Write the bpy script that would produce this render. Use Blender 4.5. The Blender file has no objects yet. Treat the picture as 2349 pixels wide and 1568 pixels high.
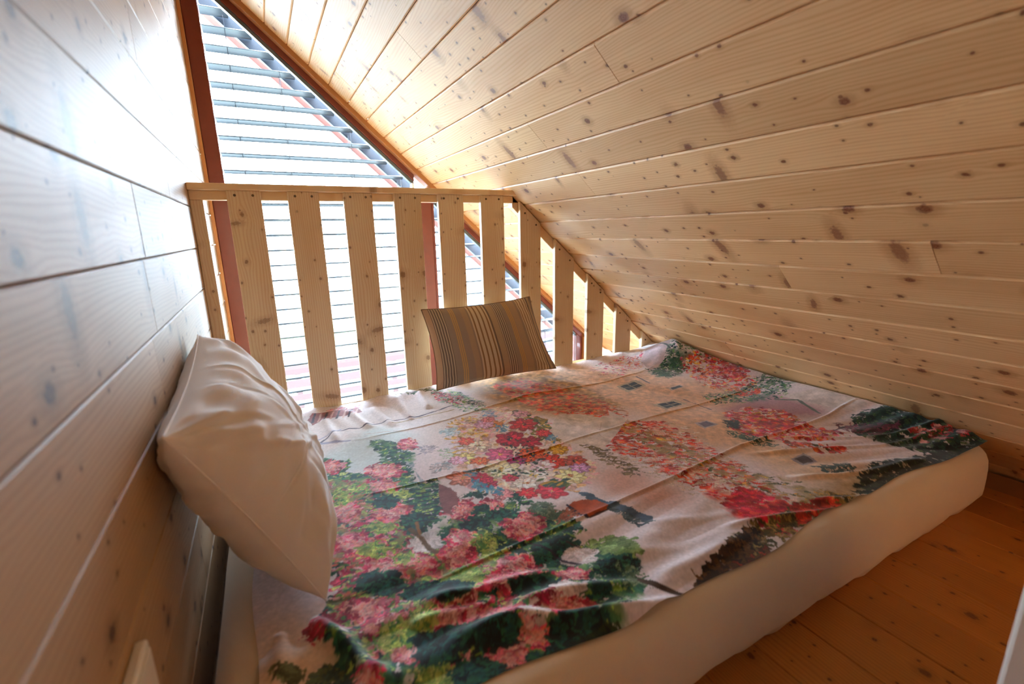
import bpy, bmesh, math, random
import numpy as np
from mathutils import Matrix, Vector
random.seed(7); rng=np.random.default_rng(11)
C=bpy.context.scene.collection
SC=bpy.context.scene
ZC=0.80                                   # eye height above the loft floor
# ---------------------------------------------------------------- camera
cam=bpy.data.cameras.new('camera'); co=bpy.data.objects.new('camera',cam); C.objects.link(co)
R=((0.88338143,-0.46827016,-0.01898175),(-0.12517267,-0.19671689,-0.97243728),(0.45162933,0.86140903,-0.23239068))
m=Matrix(((R[0][0],-R[1][0],-R[2][0],.17),(R[0][1],-R[1][1],-R[2][1],0),(R[0][2],-R[1][2],-R[2][2],ZC),(0,0,0,1)))
co.matrix_world=m
cam.sensor_width=36; cam.lens=16.35; cam.clip_start=.02; cam.clip_end=300
cam.dof.use_dof=True; cam.dof.focus_distance=1.75; cam.dof.aperture_fstop=3.2
SC.camera=co
# ---------------------------------------------------------------- world, light, exposure
SKY=29.0
w=bpy.data.worlds.new('world'); SC.world=w; w.use_nodes=True
bg=w.node_tree.nodes['Background']; bg.inputs[0].default_value=(.65,.82,1,1); bg.inputs[1].default_value=SKY
SC.view_settings.view_transform='Standard'; SC.view_settings.look='None'; SC.view_settings.gamma=1; SC.view_settings.use_curve_mapping=False
SC.view_settings.exposure=1.22
pl=bpy.data.lights.new('window_portal','AREA'); pl.shape='RECTANGLE'; pl.size=2.0; pl.size_y=4.3; pl.cycles.is_portal=True
po=bpy.data.objects.new('window_portal',pl); C.objects.link(po); po.location=(1.0,2.75,-.3); po.rotation_euler=(math.radians(-90),0,0)
SC.cycles.diffuse_bounces=5; SC.cycles.max_bounces=8; SC.cycles.adaptive_threshold=.025; SC.cycles.transparent_max_bounces=24
# ---------------------------------------------------------------- helpers
def hx(s,a=1):
    v=[int(s[i:i+2],16)/255 for i in (0,2,4)]
    return tuple(c/12.92 if c<=.04045 else ((c+.055)/1.055)**2.4 for c in v)+(a,)
def tag(o,label=None,cat=None,group=None,kind=None):
    for k,v in (('label',label),('category',cat),('group',group),('kind',kind)):
        if v: o[k]=v
    return o
def empty(name,loc=(0,0,0)):
    o=bpy.data.objects.new(name,None); o.empty_display_size=.05; C.objects.link(o); o.location=loc; return o
def link(name,me,mat,parent=None):
    if mat and not me.materials: me.materials.append(mat)
    o=bpy.data.objects.new(name,me); C.objects.link(o)
    if parent: o.parent=parent
    return o
def mesh(name,vs,fs,mat,parent=None,smooth=False):
    me=bpy.data.meshes.new(name); me.from_pydata([tuple(v) for v in vs],[],fs); me.validate(); me.update()
    bm=bmesh.new(); bm.from_mesh(me); bmesh.ops.recalc_face_normals(bm,faces=bm.faces); bm.to_mesh(me); bm.free()
    if smooth: me.shade_smooth()
    o=link(name,me,mat,parent); return o
def bev(o,wd=.002,seg=2):
    md=o.modifiers.new('bevel','BEVEL'); md.width=wd; md.segments=seg; md.limit_method='ANGLE'; md.angle_limit=.6; return o
def prism(name,poly,y0,y1,mat,parent=None,b=.002,z0=ZC):      # polygon in the XZ plane pushed along Y; z is given from eye height
    n=len(poly); o=(poly[0][0],y0,poly[0][1]+z0)
    vs=[(x-o[0],0,z+z0-o[2]) for x,z in poly]+[(x-o[0],y1-y0,z+z0-o[2]) for x,z in poly]
    fs=[tuple(range(n)),tuple(range(2*n-1,n-1,-1))]+[(i,(i+1)%n,n+(i+1)%n,n+i) for i in range(n)]
    ob=mesh(name,vs,fs,mat,None); ob.location=o
    if parent: ob.parent=parent; ob.location=Vector(o)-parent.location
    if b: bev(ob,b)
    return ob
def rect(x0,x1,z0,z1): return [(x0,z0),(x1,z0),(x1,z1),(x0,z1)]
def box(name,x0,x1,y0,y1,z0,z1,mat,parent=None,b=.002): return prism(name,rect(x0,x1,z0,z1),y0,y1,mat,parent,b)
def S(x,off=0): return 1.109-.8933*x-off*1.3409             # underside of the roof slope, height from the eye
# ---------------------------------------------------------------- materials
class NT:
    def __init__(s,name):
        s.m=bpy.data.materials.new(name); s.m.use_nodes=True; s.t=s.m.node_tree; s.b=s.t.nodes['Principled BSDF']
    def n(s,ty,**k):
        nd=s.t.nodes.new(ty)
        for a,v in k.items():
            if a.startswith('i_'):
                key=a[2:]; key=int(key) if key.isdigit() else key.replace('_',' ')
                s.set(nd.inputs[key],v)
            else: setattr(nd,a,v)
        return nd
    def set(s,inp,v):
        if isinstance(v,bpy.types.NodeSocket): s.t.links.new(v,inp)
        else: inp.default_value=v
    def math(s,op,a,b=None,c=None,clamp=False):
        nd=s.t.nodes.new('ShaderNodeMath'); nd.operation=op; nd.use_clamp=clamp; s.set(nd.inputs[0],a)
        if b is not None: s.set(nd.inputs[1],b)
        if c is not None: s.set(nd.inputs[2],c)
        return nd.outputs[0]
    def vec(s,x,y,z):
        nd=s.t.nodes.new('ShaderNodeCombineXYZ'); s.set(nd.inputs[0],x); s.set(nd.inputs[1],y); s.set(nd.inputs[2],z); return nd.outputs[0]
    def mix(s,f,a,b,bt='MIX'):
        nd=s.t.nodes.new('ShaderNodeMix'); nd.data_type='RGBA'; nd.blend_type=bt; s.set(nd.inputs[0],f); s.set(nd.inputs[6],a); s.set(nd.inputs[7],b); return nd.outputs[2]
    def ss(s,v,a,b):
        nd=s.t.nodes.new('ShaderNodeMapRange'); nd.interpolation_type='SMOOTHSTEP'; s.set(nd.inputs[0],v); s.set(nd.inputs[1],a); s.set(nd.inputs[2],b); return nd.outputs[0]
    def noise(s,v,sc=1,det=2,ro=.5,dim='3D'):
        nd=s.t.nodes.new('ShaderNodeTexNoise'); nd.noise_dimensions=dim; s.set(nd.inputs['Vector'],v); nd.inputs['Scale'].default_value=sc; nd.inputs['Detail'].default_value=det; nd.inputs['Roughness'].default_value=ro; return nd.outputs[0]
    def bump(s,h,st,dist):
        nd=s.t.nodes.new('ShaderNodeBump'); s.set(nd.inputs['Height'],h); nd.inputs['Strength'].default_value=st; nd.inputs['Distance'].default_value=dist; s.t.links.new(nd.outputs[0],s.b.inputs['Normal'])
def pine(name,base,dark,knot,rough=.42,coat=.25,coatr=.3,knots=1.0,axis='X',grain=1.0):
    k=NT(name); tc=k.n('ShaderNodeTexCoord'); oi=k.n('ShaderNodeObjectInfo'); rnd=oi.outputs['Random']
    sep=k.n('ShaderNodeSeparateXYZ'); k.t.links.new(tc.outputs['Object'],sep.inputs[0])
    X,Y,Z=sep.outputs
    if axis=='Z': X,Y,Z=Z,X,Y
    if axis=='Y': X,Y,Z=Y,X,Z
    A=k.math('MULTIPLY_ADD',rnd,53.7,X); Bc=k.math('MULTIPLY_ADD',rnd,17.3,Y); Cc=k.math('MULTIPLY_ADD',rnd,9.1,Z)
    P=k.vec(A,Bc,0.0)
    masks=[]; swirl=0.0; halo=[]; wob=k.math('MULTIPLY',k.math('SUBTRACT',k.noise(P,160,1),.5),.9)
    # (cell along, cell across, threshold, radius along, radius across)
    for i,(ca,cb,th,ra,rb) in enumerate(((.17,.10,.50,.0105,.0085),(.055,.042,.62,.0042,.0036),(.42,.16,.42,.012,.030))):
        vv=k.vec(k.math('DIVIDE',A,ca),k.math('DIVIDE',Bc,cb),float(i*7))
        vo=k.n('ShaderNodeTexVoronoi',voronoi_dimensions='2D',feature='F1'); k.set(vo.inputs['Vector'],vv); vo.inputs['Scale'].default_value=1; vo.inputs['Randomness'].default_value=.85
        sp=k.n('ShaderNodeSeparateXYZ'); k.t.links.new(vo.outputs['Position'],sp.inputs[0]); sv=k.n('ShaderNodeSeparateXYZ'); k.t.links.new(vv,sv.inputs[0])
        sc=k.n('ShaderNodeSeparateColor'); k.t.links.new(vo.outputs['Color'],sc.inputs[0])
        dx=k.math('MULTIPLY',k.math('SUBTRACT',sv.outputs[0],sp.outputs[0]),ca/ra)
        dy=k.math('MULTIPLY',k.math('SUBTRACT',sv.outputs[1],sp.outputs[1]),cb/rb)
        if i==2:   # spike knots lean
            dx=k.math('ADD',dx,k.math('MULTIPLY',dy,k.math('SUBTRACT',sc.outputs[2],.5)))
        d=k.math('SQRT',k.math('ADD',k.math('POWER',dx,2.0),k.math('POWER',dy,2.0)))
        d=k.math('ADD',d,wob)
        size=k.math('ADD',.55,k.math('MULTIPLY',sc.outputs[1],.9)); d=k.math('DIVIDE',d,size)
        on=k.ss(sc.outputs[0],th,th+.02)
        mk=k.math('MULTIPLY',k.math('SUBTRACT',1.0,k.ss(d,.55,1.05)),on); masks.append(mk)
        hl=k.math('MULTIPLY',k.math('SUBTRACT',1.0,k.ss(d,.9,2.6)),on); halo.append((hl,d,dy,on))
        g=k.math('MULTIPLY',k.math('EXPONENT',k.math('MULTIPLY',k.math('MULTIPLY',d,d),-.10)),k.math('MULTIPLY',on,k.math('TANH',k.math('MULTIPLY',dy,1.2)) if True else 0))
        swirl=k.math('ADD',swirl,k.math('MULTIPLY',g,rb*.9 if i<2 else rb*.25))
    warp=k.noise(k.vec(k.math('MULTIPLY',A,1.1),k.math('MULTIPLY',Bc,6.0),Cc),1,2)
    acr=k.math('ADD',k.math('SUBTRACT',Bc,swirl),k.math('MULTIPLY',warp,.085))
    ring=k.math('SINE',k.math('MULTIPLY_ADD',acr,820.0,k.math('MULTIPLY',k.noise(k.vec(k.math('MULTIPLY',A,.8),k.math('MULTIPLY',acr,25.0),Cc),1,2),14.0)))
    ring=k.math('POWER',k.math('MULTIPLY_ADD',ring,.5,.5),2.2)
    fine=k.noise(k.vec(k.math('MULTIPLY',A,9.0),k.math('MULTIPLY',acr,520.0),k.math('MULTIPLY',Cc,80.0)),1,3,.6)
    blotch=k.noise(k.vec(k.math('MULTIPLY',A,2.2),k.math('MULTIPLY',Bc,11.0),Cc),1,3,.55)
    f=k.math('ADD',k.math('MULTIPLY',ring,.34*grain),k.math('MULTIPLY',k.math('SUBTRACT',fine,.4),.42*grain))
    f=k.math('ADD',f,k.math('MULTIPLY',k.math('SUBTRACT',blotch,.45),.9),clamp=True)
    col=k.mix(f,base,dark)
    tone=k.math('MULTIPLY_ADD',k.math('FRACT',k.math('MULTIPLY',rnd,7.31)),.26,.86)
    tn=k.n('ShaderNodeCombineColor'); k.set(tn.inputs[0],tone); k.set(tn.inputs[1],k.math('POWER',tone,1.15)); k.set(tn.inputs[2],k.math('POWER',tone,1.4))
    col=k.mix(1.0,col,tn.outputs[0],'MULTIPLY')
    hm=k.math('MAXIMUM',k.math('MAXIMUM',halo[0][0],k.math('MULTIPLY',halo[1][0],.6)),halo[2][0])
    col=k.mix(k.math('MULTIPLY',hm,.38*knots),col,tuple(.5*(a+b) for a,b in zip(dark,knot)))
    km=k.math('MAXIMUM',k.math('MAXIMUM',masks[0],masks[1]),k.math('MULTIPLY',masks[2],.75))
    rings=k.math('MULTIPLY_ADD',k.math('SINE',k.math('MULTIPLY',halo[0][1],18.0)),.12,.86)
    col=k.mix(k.math('MULTIPLY',km,k.math('MULTIPLY',rings,knots)),col,knot)
    k.t.links.new(col,k.b.inputs['Base Color']); k.b.inputs['Roughness'].default_value=rough
    k.b.inputs['Coat Weight'].default_value=coat; k.b.inputs['Coat Roughness'].default_value=coatr
    k.bump(k.noise(k.vec(k.math('MULTIPLY',A,7.0),k.math('MULTIPLY',Bc,380.0),Cc),1,1),.18,.0005)
    return k.m
def plain(name,col,rough=.5,metal=0,nz=.06,sc=60,coat=0,bump=.0):
    k=NT(name); tc=k.n('ShaderNodeTexCoord'); nn=k.noise(tc.outputs['Object'],sc,3)
    c2=tuple(min(1,c*(1+nz*2.5)) for c in col[:3])+(1,); c1=tuple(c*(1-nz*2.5) for c in col[:3])+(1,)
    k.t.links.new(k.mix(nn,c1,c2),k.b.inputs['Base Color']); k.b.inputs['Roughness'].default_value=rough; k.b.inputs['Metallic'].default_value=metal
    k.b.inputs['Coat Weight'].default_value=coat
    if bump: k.bump(nn,bump,.002)
    return k.m
def cloth(name,col=None,attr=None,weave=900,bump=.3,wr=.0):
    k=NT(name); tc=k.n('ShaderNodeTexCoord'); ob=tc.outputs['Object']
    if attr:
        a=k.n('ShaderNodeAttribute',attribute_name=attr); c=a.outputs['Color']
    else: c=k.mix(k.noise(ob,6,3),tuple(v*.93 for v in col[:3])+(1,),col)
    n1=k.noise(ob,weave,2,.6); k.t.links.new(k.mix(k.math('MULTIPLY',n1,.16),c,(.35,.3,.28,1),'MULTIPLY'),k.b.inputs['Base Color'])
    k.b.inputs['Roughness'].default_value=.85; k.b.inputs['Sheen Weight'].default_value=.25; k.b.inputs['Sheen Roughness'].default_value=.4
    h=n1
    if wr: h=k.math('ADD',k.math('MULTIPLY',n1,.12),k.math('MULTIPLY',k.noise(ob,14,4,.55),wr))
    k.bump(h,bump,.004 if wr else .0008)
    return k.m
M={}
M['slope']=pine('pine_ceiling',hx('f2c890'),hx('cc8c48'),hx('7c3c18'),.54,.12,.5)
M['wall']=pine('pine_wall',hx('b49068'),hx('8e6a44'),hx('4a2810'),.56,.12,.8)
M['floor']=pine('pine_floor',hx('cf8a3e'),hx('a86424'),hx('4a200c'),.38,.3,.25,.8)
M['rail']=pine('pine_railing',hx('f4deb8'),hx('dcae78'),hx('7a4420'),.5,.08,.4,.75,'Z',1.2)
M['railx']=pine('pine_rail_long',hx('f0d2a4'),hx('d2a066'),hx('7a4420'),.5,.08,.4,.5,'X',1.2)
M['trimw']=pine('pine_trim',hx('b87c48'),hx('9a6030'),hx('6a3a1a'),.45,.2,.3,.3,'X',.8)
M['back']=plain('dark_gap',hx('4a2c14'),.9)
M['maroon']=plain('red_brown_frame',hx('702e20'),.42,0,.05,30,.2)
M['ext']=plain('red_brown_stain',hx('5c2c20'),.6,0,.08,20)
M['fence']=plain('dark_red_brown_stain',hx('280e0a'),.8,0,.08,20)
M['gasket']=plain('grey_frame_seal',hx('5c6468'),.4,.2,.03)
M['guide']=plain('dark_guide_rail',hx('1c2630'),.4,.4,.05)
M['louver']=plain('louver_metal',hx('272e34'),.5,.1,.04)
M['cord']=plain('cord_dark',hx('3a4048'),.6)
M['white']=plain('white_paint',hx('e8e4dc'),.35,0,.02,40,.2)
M['screw']=plain('screw_steel',hx('6a5a48'),.35,.8,.05)
M['sheet']=cloth('cream_sheet',hx('f4e4cc'),None,700,.35,.5)
M['pillow']=cloth('white_cotton',hx('ece6e4'),None,800,.35,.5)
M['print']=cloth('floral_print','x','print',700,.35)
M['stripe']=cloth('striped_weave','x','stripe',420,.7)
M['seam']=cloth('brown_stitching',hx('8a6a4c'),None,420,.5)
M['plaster']=plain('pale_plaster',hx('d8d0c4'),.8)
M['grass']=plain('lawn_green',hx('2c4a20'),.9,0,.12,3)
M['gravel']=plain('pale_gravel',hx('7e807c'),.9,0,.1,8)
def glassmat():
    k=NT('window_glass'); t=k.t; t.nodes.remove(k.b); out=t.nodes['Material Output']
    tr=t.nodes.new('ShaderNodeBsdfTransparent'); tr.inputs[0].default_value=(.96,.98,.98,1)
    gl=t.nodes.new('ShaderNodeBsdfGlossy'); gl.inputs['Roughness'].default_value=.02
    fr=t.nodes.new('ShaderNodeFresnel'); fr.inputs[0].default_value=1.45
    mx=t.nodes.new('ShaderNodeMixShader'); t.links.new(fr.outputs[0],mx.inputs[0]); t.links.new(tr.outputs[0],mx.inputs[1]); t.links.new(gl.outputs[0],mx.inputs[2]); t.links.new(mx.outputs[0],out.inputs[0])
    return k.m
M['glass']=glassmat()
# ---------------------------------------------------------------- planked shell
_pm={}
def plank_mesh(L,W,T,c,mat):
    key=(round(L,3),round(W,4),T,mat.name)
    if key in _pm: return _pm[key]
    h=W/2-.0007; l=L-.0008
    sec=[(-h,0),(h,0),(h,T-c),(h-c*.9,T),(-h+c*.9,T),(-h,T-c)]
    vs=[(0.0004,y,z) for y,z in sec]+[(l,y,z) for y,z in sec]
    fs=[(5,4,3,2,1,0),(6,7,8,9,10,11)]+[(i,(i+1)%6,6+(i+1)%6,6+i) for i in range(6)]
    me=bpy.data.meshes.new('plank'); me.from_pydata(vs,[],fs); me.update()
    bm=bmesh.new(); bm.from_mesh(me); bmesh.ops.recalc_face_normals(bm,faces=bm.faces); bm.to_mesh(me); bm.free()
    me.materials.append(mat); _pm[key]=me; return me
def lay(parent,name,rows,y0,y1,frame,mat,T=.014,c=.0028):
    """rows: (centre across, width, [butt joints]); frame(a)->(origin, across axis, normal)"""
    for a,W,cuts in rows:
        ys=[y0]+sorted(v for v in cuts if y0<v<y1)+[y1]
        for q0,q1 in zip(ys,ys[1:]):
            if q1-q0<.03: continue
            me=plank_mesh(q1-q0,W,T,c,mat); o=bpy.data.objects.new(name,me); C.objects.link(o); o.parent=parent
            org,ax,nr=frame(a); org=Vector(org)-Vector(nr)*(T+random.uniform(0,.0005)); org.y=q0
            X=Vector((0,1,0)); Mx=Matrix.Identity(4)
            for i in range(3): Mx[i][0]=X[i]; Mx[i][1]=ax[i]; Mx[i][2]=nr[i]; Mx[i][3]=org[i]
            for i in range(3): Mx[i][3]-=parent.location[i]
            o.matrix_basis=Mx
YB=-1.3; YW=2.41
def cutsfor(i,y0,y1,seed):
    r=random.Random(seed*1000+i); return [r.uniform(y0+.3,y0+1.4)-0.0]
# left wall (x = 0)
wl=tag(box('wall_left',-.06,-.016,YB,2.50,-3.2,1.2,M['back'],None,0),kind='structure')
rows=[]; pz=.1215
wallcuts={0:[.974],-1:[.952],1:[1.36],-2:[.905],-3:[.30,1.5],2:[.62,1.93],3:[1.25],4:[1.7]}
for i in range(-6,10):
    zc=-.0335+pz*i+pz/2
    cu=wallcuts.get(i,[random.Random(i+50).uniform(.6,1.9)])+[random.Random(i+90).uniform(-1.0,0.1)]
    rows.append((zc,pz,cu))
lay(wl,'plank',rows,YB,YW-.0,lambda a:((0,0,a+ZC),(0,0,1),(1,0,0)),M['wall'],.014,.0024)
rows=[(-.0335+pz*i+pz/2,pz,[.9]) for i in range(-26,-6)]
lay(wl,'plank',rows,YB,YW,lambda a:((0,0,a+ZC),(0,0,1),(1,0,0)),M['wall'],.014,.0035)
# sloping ceiling
sq=1.3409; nin=Vector((-.8933/sq,0,-1/sq)); down=Vector((1/sq,0,-.8933/sq))
def slab(name,off0,off1,x0,x1,y0,y1,mat): return prism(name,[(x0,S(x0,off0)),(x1,S(x1,off0)),(x1,S(x1,off1)),(x0,S(x0,off1))],y0,y1,mat,None,0)
ce=tag(slab('ceiling',-.016,-.06,-.02,2.20,YB,2.38,M['back']),kind='structure')
sp=.0758; rows=[]
ceilcuts={1:[.867],-2:[1.508],2:[1.276],4:[1.233],9:[1.17],8:[.76],7:[.4215],13:[1.187]}
for i in range(-10,18):
    xa=.75+sp*i; xc=xa+sp/2
    cu=list(ceilcuts.get(i,[])); r=random.Random(i+300)
    if not cu: cu=[r.choice([-.6,-.3,.02,2.25,2.2])+r.uniform(-.1,.1)]
    else: cu.append(cu[0]-1.3)
    rows.append((xc,sp*sq,cu))
lay(ce,'plank',rows,YB,2.38,lambda a:((a,0,S(a)+ZC),tuple(down),tuple(nin)),M['slope'],.014,.004)
# back wall behind the camera
wb=tag(box('wall_back',-.05,2.2,YB-.05,YB-.016,-.8,1.2,M['back'],None,0),kind='structure')
for i in range(20):
    z0=-.8+.1*i; xr=min(2.13,(1.109-(z0+.1))/.8933)
    if xr<.1: break
    prism('plank',[(0.001,z0+.001),(xr+.1,z0+.001),(xr+.0,z0+.099),(0.001,z0+.099)],YB-.014,YB,M['railx'],wb,.003)
# loft floor
fl=tag(box('floor',0,2.2,YB,1.76,-.86,-.816,M['back'],None,0),kind='structure')
seams=[0,.13,.26,.39,.53,.66,.795,.93,1.059,1.19,1.32,1.453,1.587,1.72,1.853,1.99,2.14]
rows=[((a+b)/2,b-a,[random.Random(j).uniform(.5,1.4)] if j%3 else []) for j,(a,b) in enumerate(zip(seams,seams[1:]))]
lay(fl,'floorboard',rows,YB,1.76,lambda a:((a,0,ZC-.80),(-1,0,0),(0,0,1)),M['floor'],.016,.0018)
tag(bev(mesh('baseboard_right',[(2.062,YB,ZC-.80),(2.075,YB,ZC-.80),(2.075,YB,ZC-.755),(2.066,YB,ZC-.75),(2.062,1.70,ZC-.80),(2.075,1.70,ZC-.80),(2.075,1.70,ZC-.755),(2.066,1.70,ZC-.75)],[(0,1,2,3),(4,5,6,7),(0,1,5,4),(1,2,6,5),(2,3,7,6),(3,0,4,7)],plain('baseboard_wood',hx('9a6432'),.5,0,.08,12)),.001),kind='structure')
# gable end: frames, mullion, glass
SH=2.46
def along(x0,x1,o0,o1): return [(x0,S(x0,o0)),(x1,S(x1,o0)),(x1,S(x1,o1)),(x0,S(x0,o1))]
tag(prism('trim_1',along(.012,1.985,-.012,.020),2.372,2.45,M['trimw'],None,.002),kind='structure')
tag(box('trim_2',.0,.012,2.385,2.45,-3.1,S(.012,.02),M['trimw'],None,.001),kind='structure')
tag(box('trim_3',1.953,1.99,2.385,2.41,-3.1,S(1.97,.02),M['trimw'],None,.002),kind='structure')
wf=tag(prism('wall_front',[(1.953,-3.2),(2.25,-3.2),(2.25,S(2.25,-.06)),(1.953,S(1.953,-.06))],2.41,2.47,M['trimw'],None,0),kind='structure')
tag(box('trim_4',.895,.979,2.41,2.47,-3.1,S(.979,.01),M['maroon'],None,.004),kind='structure')
def window(name,x0,x1,wl_,wr_,zb):
    w_=tag(empty(name,(x0,2.44,ZC+zb)),kind='structure')
    prism('frame_slope',along(x0,x1,.012,.044),2.41,2.455,M['maroon'],w_,.003)
    prism('frame_lower_rail',rect(x0,x1,zb,zb+.07),2.41,2.455,M['maroon'],w_,.003)
    prism('frame_left',[(x0,zb+.07),(x0+wl_,zb+.07),(x0+wl_,S(x0+wl_,.044)),(x0,S(x0,.044))],2.41,2.455,M['maroon'],w_,.003)
    if wr_: prism('frame_right',[(x1-wr_,zb+.07),(x1,zb+.07),(x1,S(x1,.044)),(x1-wr_,S(x1-wr_,.044))],2.41,2.455,M['maroon'],w_,.003)
    a,b=x0+wl_,x1-wr_
    prism('glazing_bead',along(a,b,.044,.058),2.42,2.45,M['gasket'],w_,.001)
    prism('glass',[(a,zb+.07),(b,zb+.07),(b,S(b,.05)),(a,S(a,.05))],2.43,2.436,M['glass'],w_,0)
    return w_
w1=window('window_1',.012,.895,.056,0,-3.1)
prism('sash_bead',[(.884,.20),(.895,.20),(.895,S(.895,.054)),(.884,S(.884,.054))],2.415,2.45,M['white'],w1,.001)
w2=window('window_2',.979,1.953,.012,.045,-3.1)
# ---------------------------------------------------------------- louvre blinds outside the panes
def blind(label,xa,xb,cords,top):
    b=tag(empty('louver_blind',(xa,2.53,ZC-1.0)),label,'blind','outside louvre blinds')
    k=-16
    while .0005+k*.0705<top:
        z=.0005+k*.0705; xe=min(xb,(1.109-.030*sq-z)/.8933); k+=1
        if xe-xa<.03: continue
        y=[-.038,-.034,-.018,0,.018,.034,.038]; dz=[-.004,.0005,.003,.004,.003,.0005,-.004]
        vs=[];n=7
        for s in (0,1):
            for yy,d in zip(y,dz): vs.append((0,yy,d+.0008*(1-2*s)))
            for yy,d in zip(y,dz): vs.append((xe-xa,yy,d+.0008*(1-2*s)))
        fs=[]
        for i in range(n-1):
            fs.append((i,i+1,n+i+1,n+i)); fs.append((2*n+i,3*n+i,3*n+i+1,2*n+i+1))
        fs+=[(0,n,3*n,2*n),(n-1,3*n-1,4*n-1,2*n-1)]
        o=mesh('slat',vs,fs,M['louver'],b,True); o.location=(0,0,z+1.0); o.rotation_euler=(math.radians(-3),0,0)
    for cx in cords:
        zt=S(cx,.06)
        for yy in (-.036,.036):
            o=prism('ladder_cord',rect(cx-.0012,cx+.0012,-1.12,zt),2.53+yy,2.532+yy,M['cord'],b,0)
    prism('guide_rail',along(xa,xb,.012,.072),2.572,2.60,M['guide'],b,.002)
    return b
blind('grey louvre blind outside the tall left window above and behind the railing',.066,.925,[.15,.34,.62,.85],.95)
blind('grey louvre blind outside the triangular right window behind the railing',.975,1.92,[1.08,1.33,1.6,1.72],.16)
ev=tag(prism('eave_board',along(.03,2.1,.010,.080),2.66,2.69,M['ext'],None,.002),'red-brown exterior board running down under the roof edge outside the window','board')
# ---------------------------------------------------------------- outdoors
gd=tag(box('ground',-40,40,2.6,90,-3.45,-3.3,M['gravel'],None,0),'pale ground outside the window','ground',kind='structure')
lw=tag(box('lawn',-9,3.0,14.5,19,-3.3,-3.27,M['grass'],None,0),'green lawn strip seen through the blind beyond the fence','lawn',kind='stuff')
fe=tag(empty('terrace_fence',(-6,8.2,ZC-3.3)),'red-brown board fence seen low through the louvres behind the railing','fence')
for j in range(11): box('post',-6+j*1.6,-5.9+j*1.6,8.23,8.32,-3.3,-2.05,M['fence'],fe,.004)
for z in (-2.25,-2.49,-2.75,-3.0): box('board',-6,10.1,8.2,8.23,z,z+.15,M['fence'],fe,.003)
# lower storey seen only from other angles
tag(box('floor.001',-.05,2.2,YB,2.6,-3.3,-3.2,M['floor'],None,0),kind='structure')
tag(box('wall_right',2.14,2.2,YB,2.5,-3.2,-.86,M['plaster'],None,0),kind='structure')
tag(box('wall_back.001',-.05,2.2,YB-.05,YB,-3.2,-.86,M['plaster'],None,0),kind='structure')
# ---------------------------------------------------------------- loft railing
rl=tag(empty('railing',(0,1.72,ZC-.80)),'pine loft railing of wide upright boards, stepping down along the roof slope','railing')
prism('cap_board',[(.0,.135),(1.112,.135),(1.092,.155),(.0,.155)],1.692,1.765,M['railx'],rl,.003)
prism('top_rail',[(.0,.108),(1.118,.108),(1.088,.135),(.0,.135)],1.72,1.755,M['railx'],rl,.002)
prism('sloping_rail',along(1.085,2.03,.001,.036),1.72,1.755,M['railx'],rl,.002)
box('wall_post',.0,.034,1.72,1.755,-.80,.108,M['rail'],rl,.002)
prism('bottom_rail',rect(.034,1.86,-.675,-.607),1.72,1.755,M['railx'],rl,.002)
sl=[(.097,.190),(.265,.359),(.435,.530),(.604,.702),(.767,.866),(.938,1.037),(1.110,1.206),(1.278,1.376),(1.453,1.548),(1.624,1.718),(1.795,1.885)]
def top(x): return min(.135,S(x,.003))
scm=bpy.data.meshes.new('screw'); bm=bmesh.new(); bmesh.ops.create_cone(bm,cap_ends=True,segments=10,radius1=.0042,radius2=.0036,depth=.003,matrix=Matrix.Rotation(math.pi/2,4,'X')); bm.to_mesh(scm); bm.free(); scm.materials.append(M['screw'])
for a,b in sl:
    o=prism('slat',[(a,-.80),(b,-.80),(b,top(b)),(a,top(a))],1.70,1.72,M['rail'],rl,.0022)
    for x in (a+.022,b-.022):
        s=bpy.data.objects.new('screw',scm); C.objects.link(s); s.parent=o
        s.location=Vector((x,1.6995,min(.121,S(x,.022))+ZC))-Vector((a,1.70,-.80+ZC))
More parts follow.
